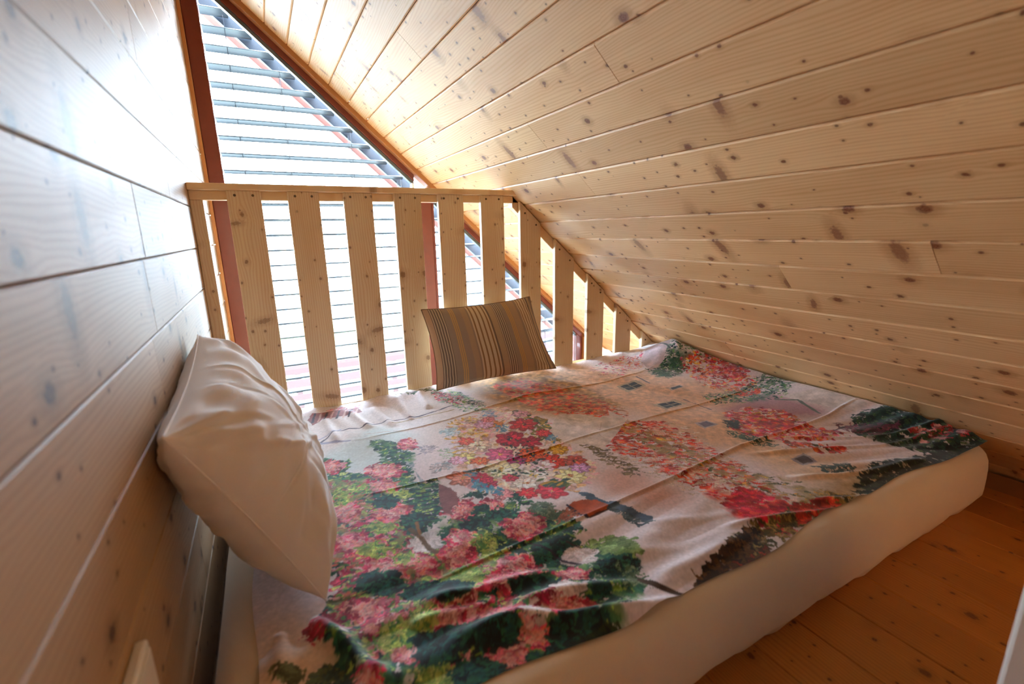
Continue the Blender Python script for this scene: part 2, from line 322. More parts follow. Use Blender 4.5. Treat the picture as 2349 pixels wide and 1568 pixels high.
# ---------------------------------------------------------------- mattress
def lerp(a,b,t): return a+(b-a)*t
def sm(a,b,x):
    t=np.clip((x-a)/(b-a),0,1); return t*t*(3-2*t)
def mattress():
    X0,X1,Y0,Y1=.032,1.900,.425,1.69
    def per(off):
        x0,x1,y0,y1=X0-off,X1+off,Y0-off,Y1+off; r=max(.045+off,.004); p=[]
        def seg(a,b,n):
            for i in range(n): p.append((lerp(a[0],b[0],i/n),lerp(a[1],b[1],i/n)))
        def arc(cx,cy,a0,n=10):
            for i in range(n): t=a0+math.pi/2*i/n; p.append((cx+r*math.cos(t),cy+r*math.sin(t)))
        seg((x0+r,y0),(x1-r,y0),150); arc(x1-r,y0+r,-math.pi/2); seg((x1,y0+r),(x1,y1-r),60); arc(x1-r,y1-r,0); seg((x1-r,y1),(x0+r,y1),60); arc(x0+r,y1-r,math.pi/2); seg((x0,y1-r),(x0,y0+r),60); arc(x0+r,y0+r,math.pi)
        return np.array(p)
    P0=per(0); n=len(P0); nx=np.roll(P0,-1,0)-np.roll(P0,1,0); nr=np.stack([nx[:,1],-nx[:,0]],1); nr/=np.linalg.norm(nr,axis=1)[:,None]
    s=np.arange(n)/n*2*math.pi
    hem=.0035*np.sin(s*15+1)+.003*np.sin(s*29)+.002*np.sin(s*53+2)
    rings=[(0,-.032,1.0),(.008,-.022,1),(.028,-.010,.9),(.046,.000,.6),(.056,.005,.4),(.075,.006,.3),(.105,.006,.2),(.135,.005,.12),(.158,.002,.08),(.174,-.004,.04),(.185,-.012,0),(.192,-.020,0),(.1965,-.032,0),(.1982,-.06,0),(.199,-.10,0),(.1993,-.16,0)]
    vs=[]
    for z,off,h in rings:
        p=per(off)+nr*(h*hem)[:,None]; zz=np.full(n,z)+(hem*.8*h if z>.01 else 0)
        vs+=[(p[i,0],p[i,1],float(zz[i])) for i in range(n)]
    fs=[]
    for k in range(len(rings)-1):
        for i in range(n): j=(i+1)%n; fs.append((k*n+i,k*n+j,(k+1)*n+j,(k+1)*n+i))
    fs.append(tuple(range(n))[::-1]); fs.append(tuple((len(rings)-1)*n+i for i in range(n)))
    o=mesh('mattress',vs,fs,M['sheet'],None,True); return tag(o,'thick mattress in a cream fitted sheet lying on the loft floor','mattress')
mattress()
# ---------------------------------------------------------------- printed bed cover
PRINT=[
('wash',[(0.215,1.586),(0.675,1.578),(0.795,1.378),(0.547,1.205),(0.223,1.242)],'e6dcdc',0.03),
('wash',[(0.249,1.284),(0.424,1.443),(0.514,1.312),(0.404,1.137),(0.259,1.181)],'cfe0e4',0.02),
('wash',[(1.018,1.722),(1.384,1.657),(1.726,1.089),(1.403,0.739),(1.284,0.604),(1.19,0.83),(1.217,1.127),(1.008,1.351)],'e2b48c',0.05),
('wash',[(0.849,1.753),(1.257,1.576),(1.179,1.15),(1.004,1.207),(0.825,1.336)],'b88a50',0.04),
('wash',[(0.799,0.833),(0.931,0.86),(0.974,0.643),(0.852,0.654)],'d2a090',0.03),
('wash',[(1.319,0.788),(1.419,0.606),(1.556,0.473),(1.221,0.545)],'dcb890',0.04),
('wash',[(0.077,0.617),(0.098,0.767),(0.171,0.696),(0.208,0.595),(0.232,0.531)],'dcb892',0.04),
('wash',[(1.284,0.532),(1.64,0.478),(1.706,0.44),(1.32,0.467),(1.102,0.475),(0.9,0.478)],'a58a58',0.03),
('wash',[(1.706,0.986),(1.878,0.857),(1.901,0.612),(1.698,0.636),(1.636,0.79)],'d8c4c0',0.03),
('wash',[(1.453,0.986),(1.74,0.993),(1.731,0.776),(1.554,0.838)],'b07f8c',0.02),
('wash',[(0.55,0.789),(0.744,0.775),(0.755,0.654),(0.629,0.661)],'e6d8dc',0.02),
('wash',[(0.746,0.643),(1.028,0.573),(1.018,0.505),(0.692,0.491),(0.707,0.573)],'e8dde2',0.04),
('dabs',[(0.865,1.609),(1.066,1.693),(1.207,1.535),(1.22,1.198),(1.165,1.09),(1.03,1.169),(0.909,1.334)],['b98a4a','a87a40','c89a58','8a8048'],260,0.022,0.007,-0.5),
('dabs',[(0.91,1.583),(1.062,1.609),(1.144,1.441),(1.191,1.142),(1.152,1.076),(1.023,1.16),(0.939,1.268)],['d8301c','e4402a','c82828','ee6a30','d4452c','b82430'],260,0.018,0.006,-0.5),
('poly',[(0.938,1.181),(0.979,1.209),(1.037,1.179),(1.074,1.122),(1.113,1.12),(1.14,1.159),(1.14,1.062),(1.003,0.972),(0.946,0.941),(0.915,0.99),(0.876,1.02),(0.872,1.102)],'dcd0cc'),
('line',[(0.97,1.183),(1.01,1.118),(1.063,1.12)],'a89890',0.002),
('line',[(0.962,1.146),(0.968,1.083)],'b0a098',0.002),
('line',[(1.057,1.09),(0.989,1.015),(0.987,0.982)],'b8a8a0',0.002),
('dabs',[(0.987,0.982),(1.116,1.055),(1.221,0.993),(1.213,0.85),(1.183,0.688),(1.117,0.484),(1.021,0.471),(1.005,0.567),(1.004,0.669),(0.99,0.826),(0.961,0.931)],['d8301c','e4402a','c82828','ee6a30','d4452c','b82430'],420,0.026,0.008,-0.65),
('dabs',[(1.082,1.016),(1.268,0.966),(1.204,0.703),(1.15,0.503),(1.049,0.488),(1.036,0.697)],['f0e0dc','e8d0c8','d8c0b8','c8a880','e8b0a0'],190,0.02,0.006,-0.65),
('dabs',[(1.046,1.076),(1.128,1.09),(1.183,0.688),(1.267,0.476),(1.094,0.48)],['6a7048','4a5840','a88848','d8a040'],120,0.02,0.006,-0.65),
('dabs',[(1.1,0.626),(1.133,0.485),(1.015,0.466),(1.003,0.587)],['b81c3a','d02c48','c82030','e04a40'],130,0.03,0.01,-0.65),
('dabs',[(0.979,0.953),(1.107,0.759),(1.091,0.619),(0.974,0.643),(0.935,0.831)],['d8c0b0','c8b098','dcc8bc'],80,0.03,0.004,-0.65),
('dabs',[(0.912,0.986),(0.944,0.967),(0.95,0.783),(0.914,0.791),(0.9,0.893)],['8a7a60','6a6058','7a6a40'],70,0.02,0.006,-0.5),
('dabs',[(0.649,1.331),(0.817,1.389),(0.927,1.276),(0.878,1.046),(0.882,0.889),(0.826,0.817),(0.714,0.802),(0.64,0.834),(0.538,0.925),(0.528,1.013),(0.592,1.115)],['e8c8b8','e0b0a0','e8b0b8','f0d8c0','d8a878'],340,0.03,0.014,None),
('dabs',[(0.637,1.338),(0.74,1.364),(0.691,1.155),(0.588,1.073),(0.566,1.13)],['e0a848','e8b860','d8a8a0','e8d0a0','c89838'],70,0.028,0.011,None),
('dabs',[(0.847,1.347),(0.897,1.226),(0.914,1.174),(0.878,1.046),(0.862,1.021),(0.823,1.078),(0.83,1.224)],['6a6a30','8a7a38','a88830','4a5a38'],50,0.03,0.013,None),
('flower',(0.832,1.198),0.05,'c02c34','382028',7),
('flower',(0.751,1.13),0.055,'b82440','202030',7),
('flower',(0.791,1.086),0.04,'a81c38','202030',7),
('flower',(0.681,1.063),0.045,'cc5a80','d8a848',7),
('flower',(0.761,1.017),0.05,'dd5228','202838',7),
('flower',(0.79,0.956),0.042,'d03828','202838',7),
('flower',(0.651,1.144),0.045,'e8c0a8','806040',7),
('flower',(0.587,1.088),0.042,'e8cc80','e8e8c0',7),
('flower',(0.618,1.055),0.03,'d86030','e0b060',7),
('flower',(0.84,0.927),0.038,'b85048','302030',7),
('flower',(0.869,1.278),0.035,'d898a8','604048',7),
('flower',(0.757,1.247),0.03,'cc7838','905028',7),
('flower',(0.853,1.113),0.028,'d8404a','303030',7),
('flower',(0.836,1.004),0.032,'e0a030','e0b050',7),
('flower',(0.704,1.006),0.03,'a83070','d8a040',7),
('flower',(0.647,0.983),0.055,'ecdcb0','c89838',7),
('flower',(0.706,0.916),0.06,'f0dcd0','d8b850',7),
('flower',(0.786,0.87),0.045,'ead898','b05848',7),
('flower',(0.669,0.896),0.045,'f0d8cc','c87838',7),
('flower',(0.752,0.95),0.04,'e8c0cc','b09090',7),
('flower',(0.543,0.992),0.042,'e08878','d8a060',7),
('flower',(0.585,0.968),0.032,'b82848','a02040',7),
('flower',(0.588,0.935),0.026,'b83050','802038',7),
('flower',(0.648,0.937),0.024,'c83850','b02848',7),
('flower',(0.703,0.831),0.045,'d83048','e07888',7),
('flower',(0.649,0.85),0.03,'cc2c38','e06868',7),
('flower',(0.596,0.87),0.028,'e08890','e0a0a0',7),
('flower',(0.635,1.187),0.03,'d85848','e08060',7),
('flower',(0.829,0.892),0.03,'c890c8','9878a8',7),
('flower',(0.727,1.264),0.035,'e0a0b8','c06080',7),
('flower',(0.567,1.085),0.03,'e0a0b8','d070a0',7),
('flower',(0.754,1.29),0.026,'e07070','c05050',7),
('dabs',[(0.712,0.895),(0.762,0.854),(0.745,0.829),(0.705,0.863)],['5a6a40','3a5a58','c89838'],14,0.03,0.012,0.2),
('dabs',[(0.562,0.982),(0.577,0.937),(0.609,0.884),(0.592,0.872),(0.55,0.929)],['4888b0','5a98b8','7098a8'],26,0.018,0.007,None),
('dabs',[(0.759,1.242),(0.788,1.22),(0.764,1.18),(0.739,1.202)],['5a8ab0','7aa0b8'],6,0.018,0.008,None),
('dabs',[(0.774,1.376),(0.806,1.352),(0.78,1.304),(0.753,1.329)],['5a8ab0','7aa0b8'],6,0.018,0.008,None),
('dabs',[(0.857,1.1),(0.884,1.08),(0.859,1.046),(0.836,1.067)],['5a8ab0','7aa0b8'],6,0.018,0.008,None),
('dabs',[(0.565,1.023),(0.589,1.006),(0.575,0.979),(0.554,0.996)],['5a8ab0','7aa0b8'],6,0.018,0.008,None),
('dabs',[(0.745,1.177),(0.817,0.955),(0.806,0.919),(0.683,1.003)],['1c3838','203040','2a4a40'],28,0.012,0.007,None),
('dabs',[(0.579,1.023),(0.751,0.937),(0.761,0.892),(0.585,0.981)],['2c5040','204048','6a7a40'],22,0.012,0.007,None),
('line',[(0.221,1.315),(0.253,1.376),(0.303,1.435),(0.344,1.449),(0.374,1.432),(0.405,1.45),(0.482,1.45),(0.568,1.443),(0.706,1.48)],'50485c',0.006),
('line',[(0.475,1.425),(0.691,1.44)],'b09878',0.007),
('line',[(0.244,1.398),(0.303,1.435),(0.319,1.453)],'a8a4c0',0.006),
('line',[(0.252,1.37),(0.328,1.349)],'a8a8c4',0.013),
('line',[(0.234,1.422),(0.244,1.398)],'9a98b4',0.012),
('line',[(0.378,1.373),(0.485,1.355),(0.602,1.366),(0.662,1.365)],'c09c94',0.003),
('dabs',[(0.493,1.219),(0.54,1.202),(0.53,1.163),(0.487,1.17)],['9890a4','a8a0b0'],30,0.015,0.006,0.1),
('dabs',[(0.489,1.094),(0.539,1.092),(0.54,1.045),(0.488,1.049)],['a8a0a8','98a8b4','b8a0a0'],32,0.015,0.006,0.1),
('dabs',[(0.589,1.294),(0.634,1.291),(0.636,1.241),(0.596,1.246)],['a8c0cc','b8ccd4'],24,0.015,0.006,0.1),
('line',[(0.441,1.144),(0.453,1.02)],'8a98a4',0.0016),
('line',[(0.445,1.141),(0.45,1.019)],'8a98a4',0.0016),
('line',[(0.449,1.139),(0.448,1.018)],'8a98a4',0.0016),
('line',[(0.453,1.136),(0.445,1.017)],'8a98a4',0.0016),
('line',[(0.457,1.134),(0.443,1.016)],'8a98a4',0.0016),
('poly',[(0.234,1.584),(0.253,1.638),(0.316,1.638),(0.404,1.635),(0.409,1.583),(0.35,1.572),(0.28,1.569),(0.244,1.536)],'9a5a60'),
('line',[(0.246,1.56),(0.262,1.633)],'3c2c40',0.006),
('line',[(0.265,1.56),(0.282,1.632)],'d8b0a8',0.006),
('line',[(0.283,1.56),(0.301,1.63)],'3c2c40',0.006),
('line',[(0.302,1.56),(0.321,1.629)],'d8b0a8',0.006),
('line',[(0.321,1.559),(0.341,1.627)],'3c2c40',0.006),
('line',[(0.341,1.559),(0.361,1.626)],'d8b0a8',0.006),
('line',[(0.36,1.559),(0.381,1.625)],'3c2c40',0.006),
('line',[(0.38,1.559),(0.401,1.623)],'d8b0a8',0.006),
('dabs',[(0.306,1.668),(0.421,1.65),(0.405,1.6),(0.314,1.616)],['d85878','e88098'],30,0.012,0.006,None),
('dabs',[(0.672,1.647),(0.757,1.614),(0.809,1.444),(0.78,1.363),(0.722,1.397),(0.681,1.547)],['0f3a3a','16484a','1d5a50','2a6a4e','123038','24584a','3f7a4c','5a8f4a','7fa650','a3bd62','c5cf7c'],150,0.012,0.006,None),
('dabs',[(0.676,1.633),(0.767,1.55),(0.73,1.456),(0.667,1.555)],['c2304f','d2476a','e07a90','e8a0a8','b02a50','9a2348','e79c8c','d86a60'],55,0.013,0.007,None),
('dabs',[(0.541,1.658),(0.677,1.662),(0.694,1.634),(0.626,1.635)],['4a4a30','386048','8a7a50'],40,0.012,0.006,None),
('dabs',[(0.543,1.174),(0.581,1.153),(0.557,1.091),(0.531,1.12)],['9ab098','b0c0a8'],50,0.008,0.004,None),
('dabs',[(0.228,1.239),(0.254,1.281),(0.282,1.235),(0.31,1.234),(0.288,1.164),(0.345,1.119),(0.396,1.199),(0.386,1.265),(0.385,1.316),(0.422,1.312),(0.442,1.266),(0.485,1.258),(0.471,1.185),(0.439,1.117),(0.43,1.045),(0.435,1.006),(0.37,0.999),(0.331,1.0),(0.438,1.016),(0.487,1.012),(0.437,0.853),(0.407,0.835),(0.401,0.846),(0.396,0.816),(0.414,0.79),(0.377,0.758),(0.439,0.833),(0.53,0.856),(0.639,0.814),(0.589,0.803),(0.551,0.77),(0.647,0.789),(0.67,0.72),(0.684,0.678),(0.614,0.654),(0.703,0.619),(0.707,0.573),(0.688,0.518),(0.64,0.476),(0.597,0.469),(0.559,0.444),(0.43,0.422),(0.211,0.543),(0.188,0.623),(0.169,0.669),(0.185,0.698),(0.211,0.748),(0.218,0.862),(0.217,0.995)],['0f3a3a','16484a','1d5a50','2a6a4e','123038','24584a'],2600,0.02,0.009,None),
('dabs',[(0.235,1.157),(0.34,1.096),(0.385,0.939),(0.359,0.783),(0.469,0.721),(0.513,0.628),(0.495,0.526),(0.378,0.518),(0.241,0.577),(0.197,0.692),(0.217,0.794)],['c2304f','d2476a','e07a90','e8a0a8','b02a50','9a2348','e79c8c','d86a60'],900,0.018,0.008,None),
('dabs',[(0.228,1.239),(0.254,1.281),(0.282,1.235),(0.31,1.234),(0.288,1.164),(0.345,1.119),(0.396,1.199),(0.386,1.265),(0.385,1.316),(0.422,1.312),(0.442,1.266),(0.485,1.258),(0.471,1.185),(0.439,1.117),(0.43,1.045),(0.435,1.006),(0.37,0.999),(0.331,1.0),(0.438,1.016),(0.487,1.012),(0.437,0.853),(0.407,0.835),(0.401,0.846),(0.396,0.816),(0.414,0.79),(0.377,0.758),(0.439,0.833),(0.53,0.856),(0.639,0.814),(0.589,0.803),(0.551,0.77),(0.647,0.789),(0.67,0.72),(0.684,0.678),(0.614,0.654),(0.703,0.619),(0.707,0.573),(0.688,0.518),(0.64,0.476),(0.597,0.469),(0.559,0.444),(0.43,0.422),(0.211,0.543),(0.188,0.623),(0.169,0.669),(0.185,0.698),(0.211,0.748),(0.218,0.862),(0.217,0.995)],['3f7a4c','5a8f4a','7fa650','a3bd62','c5cf7c'],620,0.013,0.006,None),
('dabs',[(0.292,1.202),(0.283,1.185),(0.268,1.18),(0.251,1.19),(0.238,1.211),(0.235,1.235),(0.243,1.253),(0.259,1.258),(0.277,1.248),(0.289,1.226)],['c2304f','d2476a','e07a90','e8a0a8','b02a50','9a2348','e79c8c','d86a60'],43,0.018,0.009,None),
('dabs',[(0.28,1.208),(0.275,1.198),(0.266,1.195),(0.256,1.201),(0.248,1.214),(0.246,1.228),(0.251,1.239),(0.261,1.242),(0.271,1.236),(0.279,1.223)],['e8a0a0','e89088','f0b8b8','e07088'],13,0.015,0.006,None),
('dabs',[(0.423,1.099),(0.409,1.08),(0.383,1.079),(0.357,1.094),(0.338,1.121),(0.335,1.15),(0.348,1.171),(0.374,1.174),(0.402,1.158),(0.421,1.129)],['c2304f','d2476a','e07a90','e8a0a8','b02a50','9a2348','e79c8c','d86a60'],90,0.018,0.009,None),
('dabs',[(0.406,1.109),(0.397,1.098),(0.382,1.097),(0.366,1.106),(0.354,1.122),(0.352,1.14),(0.361,1.152),(0.376,1.154),(0.393,1.144),(0.404,1.127)],['e8a0a0','e89088','f0b8b8','e07088'],27,0.015,0.006,None),
('dabs',[(0.5,1.232),(0.489,1.215),(0.474,1.21),(0.459,1.219),(0.451,1.238),(0.451,1.26),(0.461,1.278),(0.477,1.284),(0.493,1.275),(0.501,1.255)],['c2304f','d2476a','e07a90','e8a0a8','b02a50','9a2348','e79c8c','d86a60'],29,0.018,0.009,None),
('dabs',[(0.49,1.238),(0.484,1.227),(0.475,1.224),(0.466,1.23),(0.461,1.241),(0.461,1.255),(0.467,1.265),(0.477,1.269),(0.486,1.264),(0.491,1.252)],['e8a0a0','e89088','f0b8b8','e07088'],8,0.015,0.006,None),
('dabs',[(0.394,1.03),(0.382,1.018),(0.359,1.02),(0.334,1.034),(0.315,1.056),(0.31,1.078),(0.322,1.091),(0.345,1.089),(0.372,1.074),(0.39,1.051)],['c2304f','d2476a','e07a90','e8a0a8','b02a50','9a2348','e79c8c','d86a60'],70,0.018,0.009,None),
('dabs',[(0.377,1.039),(0.37,1.032),(0.356,1.033),(0.341,1.042),(0.33,1.055),(0.327,1.068),(0.334,1.076),(0.348,1.075),(0.364,1.066),(0.375,1.052)],['e8a0a0','e89088','f0b8b8','e07088'],21,0.015,0.006,None),
('dabs',[(0.39,0.906),(0.377,0.89),(0.356,0.888),(0.333,0.901),(0.318,0.924),(0.315,0.949),(0.327,0.967),(0.35,0.971),(0.374,0.957),(0.389,0.932)],['c2304f','d2476a','e07a90','e8a0a8','b02a50','9a2348','e79c8c','d86a60'],110,0.018,0.009,None),
('dabs',[(0.375,0.915),(0.368,0.905),(0.355,0.904),(0.341,0.911),(0.332,0.925),(0.33,0.941),(0.338,0.951),(0.351,0.953),(0.365,0.945),(0.375,0.93)],['e8a0a0','e89088','f0b8b8','e07088'],33,0.015,0.006,None),
('dabs',[(0.296,0.97),(0.286,0.953),(0.267,0.951),(0.247,0.962),(0.232,0.984),(0.228,1.008),(0.237,1.026),(0.256,1.03),(0.278,1.018),(0.293,0.994)],['c2304f','d2476a','e07a90','e8a0a8','b02a50','9a2348','e79c8c','d86a60'],88,0.018,0.009,None),
('dabs',[(0.282,0.978),(0.276,0.967),(0.265,0.966),(0.253,0.973),(0.244,0.986),(0.241,1.001),(0.247,1.011),(0.258,1.013),(0.271,1.006),(0.28,0.992)],['e8a0a0','e89088','f0b8b8','e07088'],26,0.015,0.006,None),
('dabs',[(0.292,0.836),(0.281,0.82),(0.263,0.817),(0.242,0.829),(0.228,0.85),(0.224,0.874),(0.233,0.891),(0.253,0.895),(0.274,0.883),(0.289,0.86)],['c2304f','d2476a','e07a90','e8a0a8','b02a50','9a2348','e79c8c','d86a60'],125,0.018,0.009,None),
('dabs',[(0.278,0.843),(0.272,0.834),(0.261,0.832),(0.248,0.839),(0.24,0.852),(0.238,0.866),(0.243,0.876),(0.255,0.878),(0.268,0.871),(0.277,0.858)],['e8a0a0','e89088','f0b8b8','e07088'],37,0.015,0.006,None),
('dabs',[(0.523,0.841),(0.508,0.825),(0.487,0.823),(0.467,0.834),(0.455,0.855),(0.456,0.879),(0.47,0.896),(0.492,0.9),(0.513,0.887),(0.525,0.865)],['c2304f','d2476a','e07a90','e8a0a8','b02a50','9a2348','e79c8c','d86a60'],97,0.018,0.009,None),
('dabs',[(0.509,0.848),(0.5,0.839),(0.488,0.837),(0.475,0.844),(0.468,0.857),(0.469,0.871),(0.478,0.881),(0.491,0.883),(0.504,0.876),(0.511,0.863)],['e8a0a0','e89088','f0b8b8','e07088'],29,0.015,0.006,None),
('dabs',[(0.576,0.83),(0.566,0.82),(0.552,0.818),(0.539,0.825),(0.532,0.839),(0.534,0.854),(0.544,0.865),(0.558,0.867),(0.572,0.859),(0.578,0.845)],['c2304f','d2476a','e07a90','e8a0a8','b02a50','9a2348','e79c8c','d86a60'],38,0.018,0.009,None),
('dabs',[(0.568,0.835),(0.561,0.829),(0.553,0.828),(0.545,0.832),(0.541,0.84),(0.542,0.849),(0.548,0.856),(0.557,0.857),(0.565,0.852),(0.569,0.844)],['e8a0a0','e89088','f0b8b8','e07088'],11,0.015,0.006,None),
('dabs',[(0.616,0.724),(0.597,0.708),(0.571,0.706),(0.549,0.719),(0.537,0.742),(0.541,0.767),(0.56,0.785),(0.587,0.789),(0.611,0.775),(0.622,0.75)],['c2304f','d2476a','e07a90','e8a0a8','b02a50','9a2348','e79c8c','d86a60'],149,0.018,0.009,None),
('dabs',[(0.601,0.733),(0.59,0.723),(0.574,0.722),(0.561,0.729),(0.554,0.743),(0.556,0.759),(0.568,0.769),(0.584,0.771),(0.598,0.763),(0.605,0.748)],['e8a0a0','e89088','f0b8b8','e07088'],44,0.015,0.006,None),
('dabs',[(0.479,0.753),(0.467,0.742),(0.451,0.74),(0.435,0.749),(0.425,0.765),(0.426,0.783),(0.437,0.796),(0.454,0.798),(0.471,0.788),(0.48,0.771)],['c2304f','d2476a','e07a90','e8a0a8','b02a50','9a2348','e79c8c','d86a60'],77,0.018,0.009,None),
('dabs',[(0.468,0.759),(0.461,0.752),(0.451,0.751),(0.442,0.757),(0.436,0.766),(0.436,0.777),(0.443,0.785),(0.453,0.786),(0.463,0.78),(0.469,0.77)],['e8a0a0','e89088','f0b8b8','e07088'],23,0.015,0.006,None),
('dabs',[(0.457,0.713),(0.443,0.697),(0.424,0.693),(0.407,0.703),(0.397,0.722),(0.399,0.746),(0.412,0.764),(0.432,0.77),(0.451,0.759),(0.46,0.737)],['c2304f','d2476a','e07a90','e8a0a8','b02a50','9a2348','e79c8c','d86a60'],133,0.018,0.009,None),
('dabs',[(0.445,0.72),(0.437,0.71),(0.425,0.707),(0.415,0.713),(0.409,0.725),(0.411,0.739),(0.419,0.75),(0.43,0.753),(0.441,0.747),(0.447,0.734)],['e8a0a0','e89088','f0b8b8','e07088'],40,0.015,0.006,None),
('dabs',[(0.338,0.739),(0.325,0.725),(0.302,0.726),(0.277,0.74),(0.259,0.762),(0.254,0.786),(0.266,0.802),(0.29,0.802),(0.317,0.787),(0.335,0.763)],['c2304f','d2476a','e07a90','e8a0a8','b02a50','9a2348','e79c8c','d86a60'],186,0.018,0.009,None),
('dabs',[(0.321,0.749),(0.314,0.74),(0.3,0.74),(0.284,0.749),(0.273,0.763),(0.271,0.777),(0.278,0.786),(0.293,0.786),(0.308,0.777),(0.319,0.763)],['e8a0a0','e89088','f0b8b8','e07088'],56,0.015,0.006,None),
('dabs',[(0.38,0.729),(0.372,0.72),(0.357,0.719),(0.342,0.728),(0.332,0.742),(0.331,0.757),(0.339,0.766),(0.354,0.767),(0.369,0.758),(0.38,0.744)],['c2304f','d2476a','e07a90','e8a0a8','b02a50','9a2348','e79c8c','d86a60'],70,0.018,0.009,None),
('dabs',[(0.37,0.734),(0.365,0.729),(0.356,0.728),(0.347,0.734),(0.341,0.742),(0.341,0.751),(0.346,0.757),(0.354,0.757),(0.364,0.752),(0.37,0.743)],['e8a0a0','e89088','f0b8b8','e07088'],21,0.015,0.006,None),
('dabs',[(0.543,0.624),(0.527,0.612),(0.507,0.611),(0.488,0.621),(0.478,0.64),(0.48,0.659),(0.495,0.673),(0.517,0.675),(0.537,0.664),(0.546,0.644)],['c2304f','d2476a','e07a90','e8a0a8','b02a50','9a2348','e79c8c','d86a60'],140,0.018,0.009,None),
('dabs',[(0.53,0.631),(0.521,0.624),(0.509,0.623),(0.497,0.629),(0.491,0.64),(0.493,0.652),(0.502,0.66),(0.515,0.661),(0.526,0.655),(0.532,0.643)],['e8a0a0','e89088','f0b8b8','e07088'],42,0.015,0.006,None),
('dabs',[(0.506,0.607),(0.493,0.602),(0.472,0.606),(0.45,0.618),(0.435,0.634),(0.433,0.648),(0.444,0.655),(0.466,0.651),(0.489,0.638),(0.504,0.621)],['c2304f','d2476a','e07a90','e8a0a8','b02a50','9a2348','e79c8c','d86a60'],110,0.018,0.009,None),
('dabs',[(0.491,0.616),(0.484,0.612),(0.471,0.615),(0.458,0.622),(0.449,0.632),(0.447,0.64),(0.454,0.644),(0.467,0.642),(0.481,0.634),(0.49,0.624)],['e8a0a0','e89088','f0b8b8','e07088'],33,0.015,0.006,None),
('dabs',[(0.272,0.671),(0.264,0.662),(0.248,0.662),(0.231,0.672),(0.219,0.687),(0.215,0.702),(0.222,0.712),(0.238,0.712),(0.256,0.702),(0.269,0.686)],['c2304f','d2476a','e07a90','e8a0a8','b02a50','9a2348','e79c8c','d86a60'],110,0.018,0.009,None),
('dabs',[(0.26,0.677),(0.256,0.671),(0.246,0.672),(0.236,0.677),(0.228,0.687),(0.226,0.696),(0.231,0.701),(0.24,0.701),(0.251,0.695),(0.259,0.686)],['e8a0a0','e89088','f0b8b8','e07088'],33,0.015,0.006,None),
('dabs',[(0.314,0.607),(0.305,0.601),(0.285,0.605),(0.264,0.617),(0.247,0.633),(0.243,0.647),(0.252,0.653),(0.271,0.649),(0.294,0.637),(0.31,0.62)],['c2304f','d2476a','e07a90','e8a0a8','b02a50','9a2348','e79c8c','d86a60'],133,0.018,0.009,None),
('dabs',[(0.3,0.615),(0.294,0.611),(0.283,0.613),(0.27,0.621),(0.26,0.63),(0.257,0.639),(0.262,0.642),(0.274,0.64),(0.288,0.633),(0.298,0.623)],['e8a0a0','e89088','f0b8b8','e07088'],40,0.015,0.006,None),
('dabs',[(0.392,0.583),(0.381,0.579),(0.358,0.585),(0.332,0.6),(0.313,0.617),(0.307,0.63),(0.318,0.635),(0.342,0.629),(0.368,0.614),(0.388,0.596)],['c2304f','d2476a','e07a90','e8a0a8','b02a50','9a2348','e79c8c','d86a60'],140,0.018,0.009,None),
('dabs',[(0.375,0.592),(0.368,0.59),(0.355,0.594),(0.339,0.602),(0.327,0.613),(0.324,0.621),(0.331,0.623),(0.345,0.62),(0.361,0.611),(0.373,0.6)],['e8a0a0','e89088','f0b8b8','e07088'],42,0.015,0.006,None),
('dabs',[(0.455,0.553),(0.446,0.551),(0.43,0.556),(0.411,0.566),(0.397,0.578),(0.394,0.587),(0.402,0.589),(0.419,0.585),(0.438,0.574),(0.452,0.562)],['c2304f','d2476a','e07a90','e8a0a8','b02a50','9a2348','e79c8c','d86a60'],66,0.018,0.009,None),
('dabs',[(0.443,0.56),(0.438,0.558),(0.428,0.561),(0.416,0.568),(0.408,0.575),(0.406,0.58),(0.411,0.582),(0.421,0.579),(0.433,0.572),(0.441,0.565)],['e8a0a0','e89088','f0b8b8','e07088'],20,0.015,0.006,None),
('dabs',[(0.578,0.5),(0.563,0.495),(0.538,0.501),(0.512,0.516),(0.494,0.533),(0.492,0.548),(0.507,0.553),(0.533,0.547),(0.56,0.532),(0.577,0.514)],['c2304f','d2476a','e07a90','e8a0a8','b02a50','9a2348','e79c8c','d86a60'],171,0.018,0.009,None),
('dabs',[(0.561,0.509),(0.552,0.506),(0.537,0.51),(0.521,0.519),(0.511,0.529),(0.509,0.538),(0.518,0.541),(0.534,0.538),(0.55,0.529),(0.56,0.518)],['e8a0a0','e89088','f0b8b8','e07088'],51,0.015,0.006,None),
('dabs',[(0.608,0.569),(0.598,0.564),(0.583,0.566),(0.569,0.574),(0.56,0.585),(0.561,0.595),(0.57,0.6),(0.586,0.598),(0.6,0.59),(0.609,0.579)],['c2304f','d2476a','e07a90','e8a0a8','b02a50','9a2348','e79c8c','d86a60'],54,0.018,0.009,None),
('dabs',[(0.598,0.574),(0.593,0.571),(0.584,0.572),(0.575,0.577),(0.57,0.584),(0.57,0.59),(0.576,0.593),(0.585,0.592),(0.594,0.587),(0.599,0.58)],['e8a0a0','e89088','f0b8b8','e07088'],16,0.015,0.006,None),
('dabs',[(0.235,0.535),(0.23,0.526),(0.22,0.525),(0.209,0.531),(0.201,0.542),(0.199,0.555),(0.204,0.564),(0.215,0.566),(0.226,0.559),(0.234,0.547)],['c2304f','d2476a','e07a90','e8a0a8','b02a50','9a2348','e79c8c','d86a60'],108,0.018,0.009,None),
('dabs',[(0.228,0.539),(0.225,0.534),(0.219,0.533),(0.212,0.537),(0.207,0.543),(0.206,0.551),(0.21,0.556),(0.216,0.557),(0.223,0.554),(0.227,0.546)],['e8a0a0','e89088','f0b8b8','e07088'],32,0.015,0.006,None),
